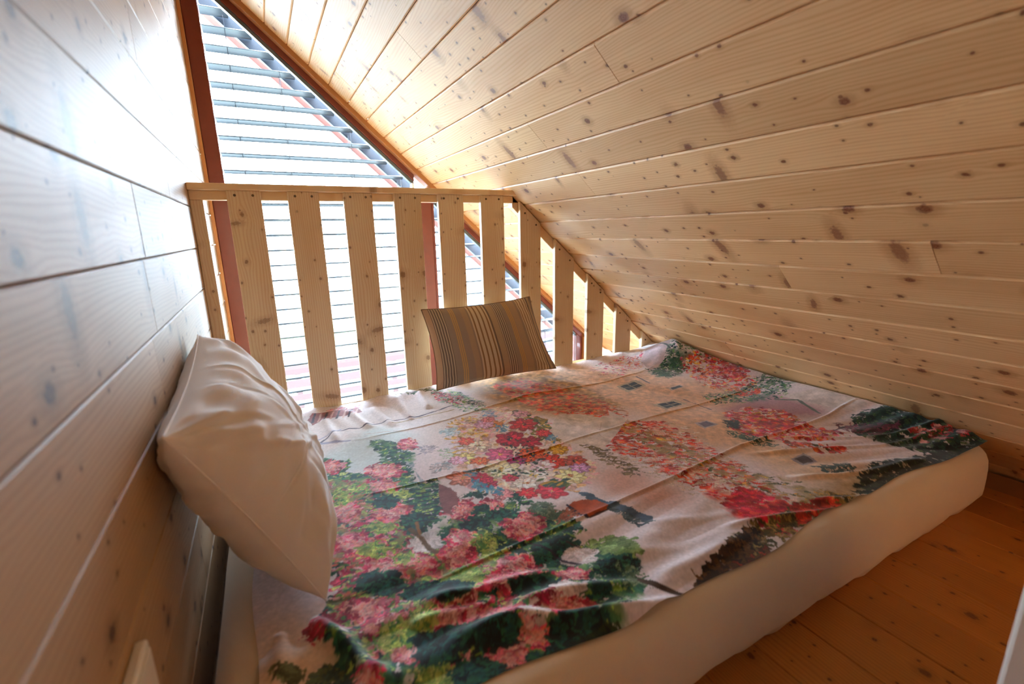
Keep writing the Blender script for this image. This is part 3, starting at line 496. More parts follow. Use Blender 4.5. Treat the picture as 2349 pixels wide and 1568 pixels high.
('dabs',[(0.343,0.505),(0.333,0.493),(0.318,0.491),(0.303,0.499),(0.295,0.514),(0.295,0.532),(0.304,0.545),(0.32,0.548),(0.336,0.54),(0.344,0.523)],['c2304f','d2476a','e07a90','e8a0a8','b02a50','9a2348','e79c8c','d86a60'],200,0.018,0.009,None),
('dabs',[(0.333,0.51),(0.327,0.503),(0.318,0.502),(0.309,0.506),(0.304,0.516),(0.304,0.526),(0.31,0.534),(0.32,0.536),(0.329,0.531),(0.334,0.521)],['e8a0a0','e89088','f0b8b8','e07088'],60,0.015,0.006,None),
('dabs',[(0.434,0.487),(0.421,0.473),(0.405,0.469),(0.391,0.476),(0.386,0.492),(0.389,0.511),(0.402,0.527),(0.419,0.532),(0.434,0.524),(0.439,0.507)],['c2304f','d2476a','e07a90','e8a0a8','b02a50','9a2348','e79c8c','d86a60'],200,0.018,0.009,None),
('dabs',[(0.425,0.492),(0.417,0.483),(0.407,0.481),(0.399,0.485),(0.396,0.495),(0.398,0.507),(0.406,0.516),(0.416,0.519),(0.425,0.514),(0.428,0.504)],['e8a0a0','e89088','f0b8b8','e07088'],60,0.015,0.006,None),
('dabs',[(0.298,0.562),(0.293,0.556),(0.285,0.555),(0.276,0.56),(0.27,0.569),(0.27,0.578),(0.274,0.584),(0.283,0.585),(0.292,0.58),(0.297,0.572)],['c2304f','d2476a','e07a90','e8a0a8','b02a50','9a2348','e79c8c','d86a60'],50,0.018,0.009,None),
('dabs',[(0.292,0.565),(0.289,0.562),(0.284,0.561),(0.279,0.564),(0.276,0.569),(0.275,0.575),(0.278,0.578),(0.283,0.579),(0.288,0.576),(0.292,0.571)],['e8a0a0','e89088','f0b8b8','e07088'],15,0.015,0.006,None),
('dabs',[(0.483,0.494),(0.474,0.489),(0.46,0.49),(0.446,0.498),(0.437,0.509),(0.437,0.52),(0.446,0.526),(0.461,0.524),(0.475,0.516),(0.484,0.505)],['c2304f','d2476a','e07a90','e8a0a8','b02a50','9a2348','e79c8c','d86a60'],88,0.018,0.009,None),
('dabs',[(0.474,0.499),(0.469,0.496),(0.46,0.497),(0.451,0.502),(0.446,0.508),(0.446,0.515),(0.452,0.518),(0.461,0.517),(0.469,0.513),(0.474,0.506)],['e8a0a0','e89088','f0b8b8','e07088'],26,0.015,0.006,None),
('dabs',[(0.509,0.726),(0.498,0.715),(0.484,0.714),(0.47,0.722),(0.462,0.736),(0.464,0.751),(0.474,0.762),(0.489,0.764),(0.503,0.756),(0.511,0.741)],['3f7a4c','5a8f4a','7fa650','a3bd62','c5cf7c','b8c868','98b050'],77,0.014,0.005,None),
('dabs',[(0.318,0.806),(0.311,0.796),(0.296,0.796),(0.281,0.805),(0.269,0.82),(0.267,0.835),(0.274,0.845),(0.289,0.845),(0.305,0.836),(0.316,0.821)],['3f7a4c','5a8f4a','7fa650','a3bd62','c5cf7c','b8c868','98b050'],80,0.014,0.005,None),
('dabs',[(0.339,0.873),(0.332,0.865),(0.319,0.865),(0.304,0.873),(0.294,0.887),(0.292,0.9),(0.298,0.908),(0.312,0.908),(0.327,0.9),(0.337,0.886)],['3f7a4c','5a8f4a','7fa650','a3bd62','c5cf7c','b8c868','98b050'],51,0.014,0.005,None),
('dabs',[(0.359,0.754),(0.352,0.747),(0.34,0.747),(0.327,0.754),(0.318,0.766),(0.316,0.779),(0.323,0.786),(0.335,0.787),(0.349,0.779),(0.358,0.767)],['3f7a4c','5a8f4a','7fa650','a3bd62','c5cf7c','b8c868','98b050'],60,0.014,0.005,None),
('dabs',[(0.447,0.653),(0.435,0.641),(0.418,0.64),(0.402,0.649),(0.392,0.665),(0.393,0.683),(0.404,0.695),(0.422,0.697),(0.439,0.688),(0.449,0.67)],['3f7a4c','5a8f4a','7fa650','a3bd62','c5cf7c','b8c868','98b050'],142,0.014,0.005,None),
('dabs',[(0.327,0.581),(0.316,0.572),(0.297,0.574),(0.276,0.586),(0.261,0.603),(0.257,0.62),(0.267,0.63),(0.287,0.628),(0.309,0.616),(0.324,0.598)],['3f7a4c','5a8f4a','7fa650','a3bd62','c5cf7c','b8c868','98b050'],240,0.014,0.005,None),
('dabs',[(0.341,0.612),(0.335,0.603),(0.325,0.602),(0.316,0.607),(0.31,0.617),(0.31,0.629),(0.316,0.637),(0.326,0.639),(0.335,0.634),(0.341,0.623)],['3f7a4c','5a8f4a','7fa650','a3bd62','c5cf7c','b8c868','98b050'],71,0.014,0.005,None),
('dabs',[(0.332,0.503),(0.324,0.495),(0.312,0.494),(0.299,0.501),(0.291,0.513),(0.29,0.527),(0.298,0.536),(0.311,0.537),(0.324,0.53),(0.333,0.517)],['3f7a4c','5a8f4a','7fa650','a3bd62','c5cf7c','b8c868','98b050'],171,0.014,0.005,None),
('dabs',[(0.279,1.04),(0.271,1.014),(0.26,1.002),(0.25,1.008),(0.243,1.03),(0.243,1.06),(0.251,1.088),(0.263,1.102),(0.274,1.096),(0.28,1.071)],['3f7a4c','5a8f4a','7fa650','a3bd62','c5cf7c','b8c868','98b050'],71,0.014,0.005,None),
('dabs',[(0.341,1.049),(0.333,1.038),(0.317,1.037),(0.301,1.046),(0.288,1.063),(0.286,1.08),(0.293,1.092),(0.309,1.094),(0.326,1.084),(0.339,1.066)],['3f7a4c','5a8f4a','7fa650','a3bd62','c5cf7c','b8c868','98b050'],51,0.014,0.005,None),
('dabs',[(0.413,0.985),(0.404,0.978),(0.387,0.98),(0.368,0.991),(0.354,1.006),(0.35,1.021),(0.359,1.029),(0.377,1.027),(0.396,1.016),(0.41,1.0)],['3f7a4c','5a8f4a','7fa650','a3bd62','c5cf7c','b8c868','98b050'],50,0.014,0.005,None),
('dabs',[(0.5,0.689),(0.493,0.683),(0.484,0.682),(0.475,0.687),(0.47,0.696),(0.471,0.705),(0.478,0.712),(0.487,0.713),(0.496,0.708),(0.501,0.699)],['3f7a4c','5a8f4a','7fa650','a3bd62','c5cf7c','b8c868','98b050'],34,0.014,0.005,None),
('dabs',[(0.372,0.966),(0.364,0.954),(0.349,0.953),(0.333,0.962),(0.322,0.978),(0.32,0.996),(0.328,1.008),(0.343,1.01),(0.36,1.001),(0.371,0.984)],['0f3a3a','16484a','1d5a50','2a6a4e','123038','24584a','0a2024','0c1c20'],60,0.018,0.008,None),
('dabs',[(0.407,0.852),(0.397,0.835),(0.382,0.831),(0.367,0.839),(0.359,0.857),(0.359,0.879),(0.369,0.896),(0.385,0.902),(0.4,0.893),(0.409,0.874)],['0f3a3a','16484a','1d5a50','2a6a4e','123038','24584a','0a2024','0c1c20'],94,0.018,0.008,None),
('dabs',[(0.585,0.786),(0.576,0.781),(0.559,0.784),(0.541,0.794),(0.53,0.807),(0.528,0.819),(0.538,0.824),(0.555,0.822),(0.573,0.811),(0.584,0.798)],['0f3a3a','16484a','1d5a50','2a6a4e','123038','24584a','0a2024','0c1c20'],50,0.018,0.008,None),
('dabs',[(0.519,0.788),(0.51,0.781),(0.496,0.782),(0.481,0.79),(0.472,0.803),(0.471,0.815),(0.48,0.823),(0.495,0.822),(0.51,0.814),(0.519,0.801)],['0f3a3a','16484a','1d5a50','2a6a4e','123038','24584a','0a2024','0c1c20'],51,0.018,0.008,None),
('dabs',[(0.315,0.714),(0.306,0.705),(0.287,0.707),(0.267,0.718),(0.252,0.735),(0.248,0.752),(0.257,0.761),(0.276,0.76),(0.297,0.748),(0.312,0.73)],['0f3a3a','16484a','1d5a50','2a6a4e','123038','24584a','0a2024','0c1c20'],142,0.018,0.008,None),
('dabs',[(0.414,0.635),(0.4,0.63),(0.372,0.637),(0.34,0.655),(0.317,0.676),(0.31,0.693),(0.323,0.7),(0.352,0.692),(0.385,0.674),(0.409,0.652)],['0f3a3a','16484a','1d5a50','2a6a4e','123038','24584a','0a2024','0c1c20'],228,0.018,0.008,None),
('dabs',[(0.636,0.627),(0.619,0.616),(0.595,0.617),(0.573,0.629),(0.561,0.648),(0.564,0.668),(0.581,0.68),(0.606,0.68),(0.629,0.667),(0.64,0.646)],['0f3a3a','16484a','1d5a50','2a6a4e','123038','24584a','0a2024','0c1c20'],178,0.018,0.008,None),
('dabs',[(0.556,0.567),(0.544,0.564),(0.521,0.57),(0.498,0.584),(0.481,0.599),(0.478,0.611),(0.489,0.615),(0.512,0.609),(0.537,0.595),(0.554,0.579)],['0f3a3a','16484a','1d5a50','2a6a4e','123038','24584a','0a2024','0c1c20'],128,0.018,0.008,None),
('dabs',[(0.708,0.545),(0.686,0.531),(0.661,0.529),(0.643,0.539),(0.637,0.558),(0.646,0.58),(0.667,0.596),(0.694,0.599),(0.714,0.588),(0.719,0.567)],['0f3a3a','16484a','1d5a50','2a6a4e','123038','24584a','0a2024','0c1c20'],225,0.018,0.008,None),
('dabs',[(0.443,0.517),(0.428,0.512),(0.399,0.52),(0.368,0.537),(0.345,0.558),(0.339,0.575),(0.353,0.58),(0.382,0.573),(0.415,0.554),(0.439,0.533)],['0f3a3a','16484a','1d5a50','2a6a4e','123038','24584a','0a2024','0c1c20'],321,0.018,0.008,None),
('dabs',[(0.359,0.537),(0.348,0.528),(0.328,0.53),(0.308,0.541),(0.294,0.558),(0.291,0.574),(0.302,0.584),(0.322,0.583),(0.343,0.571),(0.357,0.553)],['0f3a3a','16484a','1d5a50','2a6a4e','123038','24584a','0a2024','0c1c20'],257,0.018,0.008,None),
('dabs',[(0.558,0.453),(0.54,0.442),(0.517,0.443),(0.496,0.454),(0.486,0.472),(0.489,0.491),(0.506,0.504),(0.531,0.504),(0.553,0.492),(0.563,0.472)],['0f3a3a','16484a','1d5a50','2a6a4e','123038','24584a','0a2024','0c1c20'],342,0.018,0.008,None),
('dabs',[(0.551,0.406),(0.534,0.399),(0.511,0.403),(0.488,0.415),(0.475,0.432),(0.476,0.448),(0.491,0.456),(0.516,0.453),(0.54,0.439),(0.553,0.421)],['0f3a3a','16484a','1d5a50','2a6a4e','123038','24584a','0a2024','0c1c20'],350,0.018,0.008,None),
('dabs',[(0.473,0.433),(0.459,0.423),(0.442,0.423),(0.426,0.431),(0.418,0.446),(0.42,0.463),(0.433,0.474),(0.452,0.475),(0.469,0.466),(0.477,0.45)],['0f3a3a','16484a','1d5a50','2a6a4e','123038','24584a','0a2024','0c1c20'],285,0.018,0.008,None),
('dabs',[(0.396,0.468),(0.385,0.461),(0.366,0.464),(0.347,0.474),(0.334,0.489),(0.332,0.503),(0.343,0.511),(0.362,0.509),(0.382,0.498),(0.395,0.482)],['0f3a3a','16484a','1d5a50','2a6a4e','123038','24584a','0a2024','0c1c20'],257,0.018,0.008,None),
('line',[(0.426,0.996),(0.476,0.985)],'14243a',0.0045),
('line',[(0.422,0.977),(0.47,0.967)],'14243a',0.0045),
('line',[(0.419,0.958),(0.464,0.949)],'14243a',0.0045),
('line',[(0.415,0.94),(0.458,0.933)],'14243a',0.0045),
('line',[(0.412,0.923),(0.453,0.916)],'14243a',0.0045),
('line',[(0.406,0.908),(0.447,0.9)],'14243a',0.0045),
('line',[(0.399,0.894),(0.442,0.885)],'14243a',0.0045),
('line',[(0.393,0.88),(0.437,0.87)],'14243a',0.0045),
('line',[(0.387,0.866),(0.432,0.855)],'14243a',0.0045),
('poly',[(0.482,0.996),(0.507,0.936),(0.489,0.88),(0.465,0.851),(0.451,0.872),(0.457,0.918)],'8a5a60'),
('dabs',[(0.481,0.987),(0.505,0.937),(0.481,0.865),(0.452,0.881)],['70404c','a87880','905060','c09898'],80,0.012,0.004,1.2),
('dabs',[(0.508,0.849),(0.496,0.834),(0.481,0.829),(0.467,0.837),(0.459,0.855),(0.462,0.876),(0.473,0.892),(0.49,0.897),(0.505,0.889),(0.512,0.87)],['c2304f','d2476a','e07a90','e8a0a8','b02a50','9a2348','e79c8c','d86a60'],120,0.016,0.007,None),
('dabs',[(0.561,0.89),(0.554,0.885),(0.541,0.887),(0.527,0.895),(0.518,0.906),(0.517,0.915),(0.524,0.92),(0.537,0.918),(0.551,0.91),(0.56,0.899)],['0f3a3a','16484a','1d5a50','2a6a4e','123038','24584a'],30,0.016,0.007,None),
('dabs',[(0.629,0.84),(0.621,0.833),(0.61,0.831),(0.601,0.837),(0.596,0.847),(0.598,0.858),(0.606,0.866),(0.617,0.867),(0.627,0.862),(0.632,0.851)],['0f3a3a','16484a','1d5a50','2a6a4e','123038','24584a'],40,0.016,0.007,None),
('dabs',[(0.556,0.822),(0.548,0.818),(0.533,0.82),(0.518,0.829),(0.508,0.841),(0.506,0.85),(0.514,0.855),(0.528,0.852),(0.544,0.843),(0.555,0.832)],['0f3a3a','16484a','1d5a50','2a6a4e','123038','24584a'],60,0.016,0.007,None),
('dabs',[(0.405,0.78),(0.396,0.77),(0.384,0.769),(0.371,0.776),(0.363,0.789),(0.362,0.803),(0.37,0.814),(0.383,0.815),(0.397,0.808),(0.405,0.794)],['dcd8dc','e4dce0'],90,0.02,0.012,None),
('line',[(0.369,0.848),(0.38,0.809),(0.385,0.768),(0.393,0.752)],'6a5038',0.01),
('line',[(0.387,0.863),(0.382,0.824)],'a06838',0.007),
('dabs',[(0.654,0.603),(0.641,0.595),(0.624,0.596),(0.609,0.604),(0.601,0.618),(0.604,0.631),(0.616,0.639),(0.634,0.639),(0.649,0.63),(0.657,0.616)],['e0d0d0','e8dce0'],60,0.02,0.01,None),
('dabs',[(0.576,0.545),(0.568,0.541),(0.556,0.543),(0.545,0.549),(0.537,0.558),(0.538,0.566),(0.545,0.57),(0.557,0.568),(0.57,0.562),(0.577,0.552)],['e8d8d8','e0d0d0'],40,0.02,0.01,None),
('dabs',[(0.501,0.522),(0.495,0.521),(0.485,0.524),(0.474,0.53),(0.466,0.537),(0.465,0.543),(0.47,0.544),(0.481,0.541),(0.492,0.535),(0.5,0.528)],['e8d8d8','e0d0d0'],30,0.02,0.01,None),
('line',[(0.563,0.691),(0.585,0.655),(0.593,0.623),(0.616,0.599)],'30283a',0.005),
('line',[(0.627,0.657),(0.644,0.637)],'40303c',0.004),
('line',[(0.522,0.636),(0.54,0.613)],'30283a',0.003),
('dabs',[(0.666,0.64),(0.732,0.626),(0.738,0.584),(0.728,0.561),(0.693,0.581),(0.672,0.607)],['6a9050','80a060','90b070'],60,0.03,0.008,-0.1),
('dabs',[(0.67,0.566),(0.703,0.534),(0.686,0.495),(0.654,0.513)],['4a6848','688868','88a080'],60,0.01,0.005,None),
('poly',[(0.751,0.797),(0.771,0.787),(0.79,0.724),(0.84,0.642),(0.823,0.625),(0.797,0.675),(0.764,0.723)],'506880'),
('dabs',[(0.755,0.79),(0.79,0.724),(0.821,0.635),(0.802,0.628),(0.77,0.7)],['48606e','607888','385060'],60,0.03,0.004,-0.55),
('poly',[(0.698,0.756),(0.718,0.765),(0.747,0.763),(0.775,0.749),(0.78,0.718),(0.766,0.706),(0.712,0.697),(0.706,0.727)],'b8502c'),
('dabs',[(0.715,0.761),(0.771,0.747),(0.773,0.718),(0.718,0.708)],['c86030','d87838','a84028','c08850'],70,0.02,0.004,-0.5),
('line',[(0.699,0.76),(0.704,0.728),(0.708,0.699)],'28203a',0.009),
('line',[(0.712,0.697),(0.766,0.702)],'401c18',0.006),
('dabs',[(0.68,0.751),(0.713,0.733),(0.686,0.711),(0.65,0.723)],['8a4830','a86048'],26,0.02,0.004,0.3),
('dabs',[(0.668,0.758),(0.655,0.748),(0.637,0.747),(0.623,0.756),(0.615,0.771),(0.618,0.787),(0.631,0.798),(0.649,0.799),(0.664,0.79),(0.671,0.774)],['5a7058','486858','7a8870'],110,0.01,0.005,None),
('dabs',[(0.687,0.72),(0.676,0.713),(0.663,0.713),(0.65,0.72),(0.644,0.731),(0.646,0.743),(0.656,0.75),(0.67,0.75),(0.683,0.743),(0.689,0.731)],['5a7058','486858'],60,0.01,0.005,None),
('poly',[(1.33,1.347),(1.444,1.356),(1.435,1.284),(1.325,1.271)],'b8a890'),
('poly',[(1.345,1.338),(1.424,1.342),(1.42,1.292),(1.343,1.285)],'1c3440'),
('line',[(1.384,1.34),(1.381,1.288)],'b8a890',0.004),
('line',[(1.422,1.317),(1.344,1.311)],'b8a890',0.004),
('poly',[(1.313,1.128),(1.416,1.123),(1.422,1.073),(1.307,1.064)],'b8a890'),
('poly',[(1.327,1.119),(1.4,1.114),(1.405,1.079),(1.324,1.074)],'1c3440'),
('line',[(1.363,1.116),(1.364,1.077)],'b8a890',0.004),
('line',[(1.403,1.096),(1.326,1.096)],'b8a890',0.004),
('poly',[(1.299,0.935),(1.349,0.93),(1.355,0.891),(1.293,0.892)],'b8b0b8'),
('poly',[(1.306,0.928),(1.341,0.924),(1.346,0.897),(1.303,0.899)],'706c80'),
('poly',[(1.327,0.648),(1.391,0.651),(1.379,0.607),(1.324,0.612)],'a098a0'),
('poly',[(1.335,0.643),(1.379,0.644),(1.372,0.614),(1.334,0.617)],'504850'),
('poly',[(1.48,1.219),(1.553,1.225),(1.544,1.199),(1.471,1.195)],'c8b8b0'),
('poly',[(1.489,1.217),(1.54,1.219),(1.535,1.202),(1.483,1.2)],'404c58'),
('line',[(1.473,1.386),(1.462,1.299)],'504858',0.006),
('line',[(1.443,1.107),(1.443,0.992)],'483c48',0.005),
('line',[(1.542,1.058),(1.627,1.034)],'a88878',0.002),
('dabs',[(1.701,1.342),(1.649,1.312),(1.596,1.309),(1.559,1.332),(1.551,1.373),(1.576,1.418),(1.627,1.451),(1.685,1.457),(1.725,1.432),(1.73,1.387)],['0f3a3a','16484a','1d5a50','2a6a4e','123038','24584a','3a6a4a','5a8050'],200,0.012,0.006,None),
('dabs',[(1.574,1.442),(1.796,1.506),(1.939,1.381),(1.901,1.219),(1.843,1.217),(1.784,1.345),(1.555,1.322)],['0f3a3a','16484a','1d5a50','2a6a4e','123038','24584a','3f7a4c','5a8f4a'],220,0.012,0.006,None),
('dabs',[(1.484,1.595),(1.658,1.648),(1.702,1.592),(1.607,1.477),(1.461,1.451)],['c2304f','d2476a','e07a90','e8a0a8','b02a50','9a2348','e79c8c','d86a60','e8b0b8','f0d8a8','d8a038','e07838','c42838','d86890','e8c8d0','b03058','cc5a30','e0b050','f0e8d8'],120,0.014,0.007,None),
('dabs',[(1.396,1.608),(1.524,1.613),(1.498,1.466),(1.413,1.423),(1.348,1.484)],['c2304f','d2476a','e07a90','e8a0a8','b02a50','9a2348','e79c8c','d86a60','e8d8d0','a8b8a0'],60,0.014,0.007,None),
('poly',[(1.641,1.659),(1.751,1.689),(1.719,1.61),(1.658,1.574),(1.626,1.612)],'e4dcdc'),
('poly',[(1.616,1.513),(1.76,1.623),(1.814,1.522),(1.672,1.437),(1.576,1.418)],'d0bec6'),
('line',[(1.79,1.716),(1.762,1.554),(1.733,1.458)],'586870',0.008),
('dabs',[(1.736,1.398),(1.892,1.343),(1.873,1.199),(1.781,1.056),(1.661,1.041),(1.614,1.157),(1.659,1.259)],['e8b0b8','f0d8a8','d8a038','e07838','c42838','d86890','e8c8d0','b03058','cc5a30','e0b050','f0e8d8','d8301c','e4402a','c82828','ee6a30','d4452c','b82430'],330,0.018,0.009,None),
('dabs',[(1.831,1.339),(1.901,1.219),(1.815,1.098),(1.709,1.194)],['c2304f','d2476a','e07a90','e8a0a8','b02a50','9a2348','e79c8c','d86a60','d8301c','e4402a','c82828','ee6a30','d4452c','b82430'],110,0.014,0.008,None),
('dabs',[(1.531,1.102),(1.703,1.073),(1.909,1.107),(1.93,0.996),(1.75,0.933),(1.581,0.983),(1.494,1.02)],['0f3a3a','16484a','1d5a50','2a6a4e','123038','24584a','3f7a4c','5a8f4a','7fa650'],330,0.014,0.006,None),
('dabs',[(1.647,1.049),(1.772,1.032),(1.705,1.003),(1.64,1.026)],['d8301c','e4402a','c82828','ee6a30','d4452c','b82430'],24,0.012,0.008,None),
('dabs',[(1.892,1.343),(1.972,1.293),(1.963,1.144),(1.869,1.117),(1.848,1.2)],['0f3a3a','16484a','1d5a50','2a6a4e','123038','24584a','8a2860','2a5a80'],100,0.012,0.006,None),
('poly',[(1.936,1.332),(1.984,1.302),(1.924,1.146),(1.891,1.104),(1.861,1.15),(1.87,1.238)],'e2dcdc'),
('dabs',[(1.937,1.145),(1.968,0.986),(1.88,0.966),(1.861,1.057)],['0f3a3a','16484a','1d5a50','2a6a4e','123038','24584a','2a6a58','601a50'],120,0.012,0.006,None),
('poly',[(1.737,0.941),(1.861,0.877),(1.845,0.718),(1.782,0.725),(1.754,0.831)],'d8ccc8'),
('line',[(1.703,0.935),(1.746,0.885),(1.708,0.79)],'607068',0.01),
('dabs',[(1.445,0.946),(1.57,0.941),(1.631,0.858),(1.595,0.753),(1.628,0.659),(1.529,0.666),(1.417,0.748),(1.358,0.817),(1.392,0.873)],['e8b0b8','f0d8a8','d8a038','e07838','c42838','d86890','e8c8d0','b03058','cc5a30','e0b050','f0e8d8','d8301c','e4402a','c82828','ee6a30','d4452c','b82430','c2304f','d2476a','e07a90','e8a0a8','b02a50','9a2348','e79c8c','d86a60'],480,0.024,0.01,None),
('dabs',[(1.496,0.872),(1.572,0.807),(1.53,0.753),(1.453,0.799)],['d8301c','e4402a','c82828','ee6a30','d4452c','b82430','b02040'],80,0.024,0.01,None),
('dabs',[(1.395,0.899),(1.434,0.889),(1.386,0.838),(1.372,0.857)],['203038','304448'],40,0.016,0.009,None),
('dabs',[(1.341,0.864),(1.396,0.76),(1.371,0.693),(1.335,0.746),(1.323,0.82)],['38584c','506858','284840'],80,0.014,0.006,None),
('dabs',[(1.414,0.733),(1.479,0.662),(1.518,0.593),(1.445,0.62),(1.392,0.681)],['d8301c','e4402a','c82828','ee6a30','d4452c','b82430','404838','884838','c89848'],60,0.02,0.009,None),
('dabs',[(1.762,0.715),(1.897,0.656),(1.967,0.594),(1.928,0.432),(1.874,0.416),(1.698,0.473),(1.652,0.561),(1.639,0.653)],['0c2422','143430','1c4038','0a1c1c','2c5040','405c38'],900,0.02,0.01,None),
('dabs',[(1.766,0.579),(1.892,0.505),(1.86,0.456),(1.722,0.52)],['a82838','c04848','e8a0a0','485830'],50,0.02,0.009,None),
('dabs',[(1.68,0.723),(1.802,0.594),(1.681,0.628),(1.628,0.695)],['603048','80485c','503848'],50,0.03,0.008,0.0),
('dabs',[(1.464,0.526),(1.704,0.485),(1.864,0.422),(1.706,0.44),(1.517,0.457),(1.328,0.462),(1.315,0.491)],['10201a','182c20','283820','0c1814'],240,0.026,0.009,None),
('dabs',[(1.343,0.596),(1.43,0.559),(1.405,0.522),(1.344,0.544)],['3c5450','2c4440'],60,0.016,0.007,None),
('dabs',[(0.926,0.517),(1.032,0.515),(1.244,0.51),(1.312,0.472),(1.087,0.467),(0.917,0.454),(0.912,0.486)],['8a7040','6a5830','4a4828','a88848','383c20'],200,0.02,0.008,None),
('dabs',[(1.125,0.517),(1.226,0.5),(1.232,0.476),(1.079,0.471)],['a82820','c03828','d84830'],50,0.02,0.008,None),
('dabs',[(0.746,0.455),(0.805,0.477),(0.897,0.495),(0.975,0.513),(0.987,0.498),(0.914,0.47),(0.813,0.448),(0.757,0.438)],['2c1c14','40281a','1c1410','5a3c20'],170,0.024,0.01,None),
('dabs',[(0.811,0.437),(0.879,0.462),(0.949,0.458),(0.958,0.439),(0.875,0.425),(0.81,0.42)],['2c1c14','40281a','8a3020','5a4020'],100,0.02,0.009,None),
('line',[(0.684,0.514),(0.702,0.48),(0.728,0.448),(0.751,0.441)],'3a2416',0.012),
('dabs',[(0.705,0.445),(0.808,0.41),(0.816,0.399),(0.718,0.422)],['6a5030','8a6838'],30,0.02,0.006,None),
('dabs',[(0.433,0.448),(0.493,0.463),(0.569,0.456),(0.598,0.431),(0.566,0.414),(0.49,0.416),(0.441,0.428)],['0c1814','142418','1c3020','283c20'],420,0.02,0.009,None),
('dabs',[(0.151,0.679),(0.172,0.705),(0.197,0.696),(0.188,0.668),(0.167,0.652)],['a82040','c84060','b83048'],70,0.014,0.006,None),
('dabs',[(0.146,0.606),(0.143,0.604),(0.135,0.605),(0.125,0.611),(0.117,0.618),(0.114,0.624),(0.117,0.627),(0.125,0.625),(0.135,0.619),(0.143,0.612)],['586048','788060'],40,0.014,0.006,None),
('dabs',[(0.209,0.564),(0.202,0.557),(0.189,0.558),(0.173,0.567),(0.16,0.58),(0.156,0.593),(0.162,0.601),(0.176,0.6),(0.193,0.591),(0.206,0.577)],['385048','586848','284038'],90,0.014,0.006,None)]
FOLDS=[
([(0.271,0.687),(0.403,0.692),(0.541,0.7),(0.644,0.7),(0.923,0.727),(1.016,0.733),(1.289,0.766),(1.482,0.763),(1.786,0.766),(1.935,0.747)],0.006,0.005),
([(0.257,1.044),(0.348,1.027),(0.449,1.022),(0.599,1.011),(0.666,1.022),(0.811,1.022),(0.877,1.026),(1.088,1.032),(1.229,1.039),(1.469,1.05),(1.624,1.052),(1.846,1.079)],0.003,0.004),
([(0.3,1.358),(0.37,1.342),(0.47,1.349),(0.638,1.362),(0.963,1.432),(1.352,1.405),(1.531,1.423),(1.697,1.463)],0.0025,0.004),
([(1.254,0.722),(1.396,0.666),(1.592,0.586),(1.892,0.505)],0.01,0.01),
([(1.222,0.597),(1.339,0.538),(1.437,0.513),(1.64,0.478)],0.01,0.01),
([(1.416,0.749),(1.655,0.616),(1.952,0.505)],0.008,0.009),
([(0.914,0.548),(0.958,0.538),(1.086,0.5),(1.222,0.457),(1.37,0.438)],0.01,0.009),
([(1.176,0.512),(1.314,0.456),(1.44,0.442)],0.009,0.008),
([(0.333,0.65),(0.415,0.624),(0.503,0.617),(0.587,0.599)],0.012,0.014),
([(0.295,0.613),(0.344,0.61),(0.405,0.597),(0.454,0.596)],0.011,0.012),
([(0.342,0.564),(0.39,0.548),(0.453,0.54),(0.526,0.503),(0.658,0.456),(0.757,0.438)],0.018,0.016),
([(0.457,0.568),(0.536,0.554),(0.626,0.53),(0.688,0.508)],0.011,0.013),
([(0.163,0.715),(0.192,0.656),(0.211,0.61),(0.232,0.562),(0.252,0.52)],0.022,0.016),
([(0.122,0.713),(0.118,0.594)],0.01,0.015),
([(0.779,0.641),(0.907,0.586),(1.044,0.563)],0.004,0.014),
([(0.707,0.573),(0.811,0.543),(0.944,0.531)],0.005,0.016),
([(0.708,0.507),(0.805,0.497),(0.941,0.508)],0.005,0.014),
([(0.366,1.633),(0.404,1.414)],0.009,0.014),
([(0.444,1.611),(0.474,1.393)],0.009,0.014),
([(0.541,1.658),(0.538,1.417)],0.009,0.014),
([(0.633,1.659),(0.618,1.483)],0.009,0.014),
([(0.283,1.589),(0.298,1.35)],0.009,0.014),
([(1.918,1.711),(1.736,1.398)],0.009,0.014),
([(2.019,1.704),(1.859,1.363)],0.009,0.014)]
RES=.002; PX0,PY0=.04,.38; PW,PH=950,680
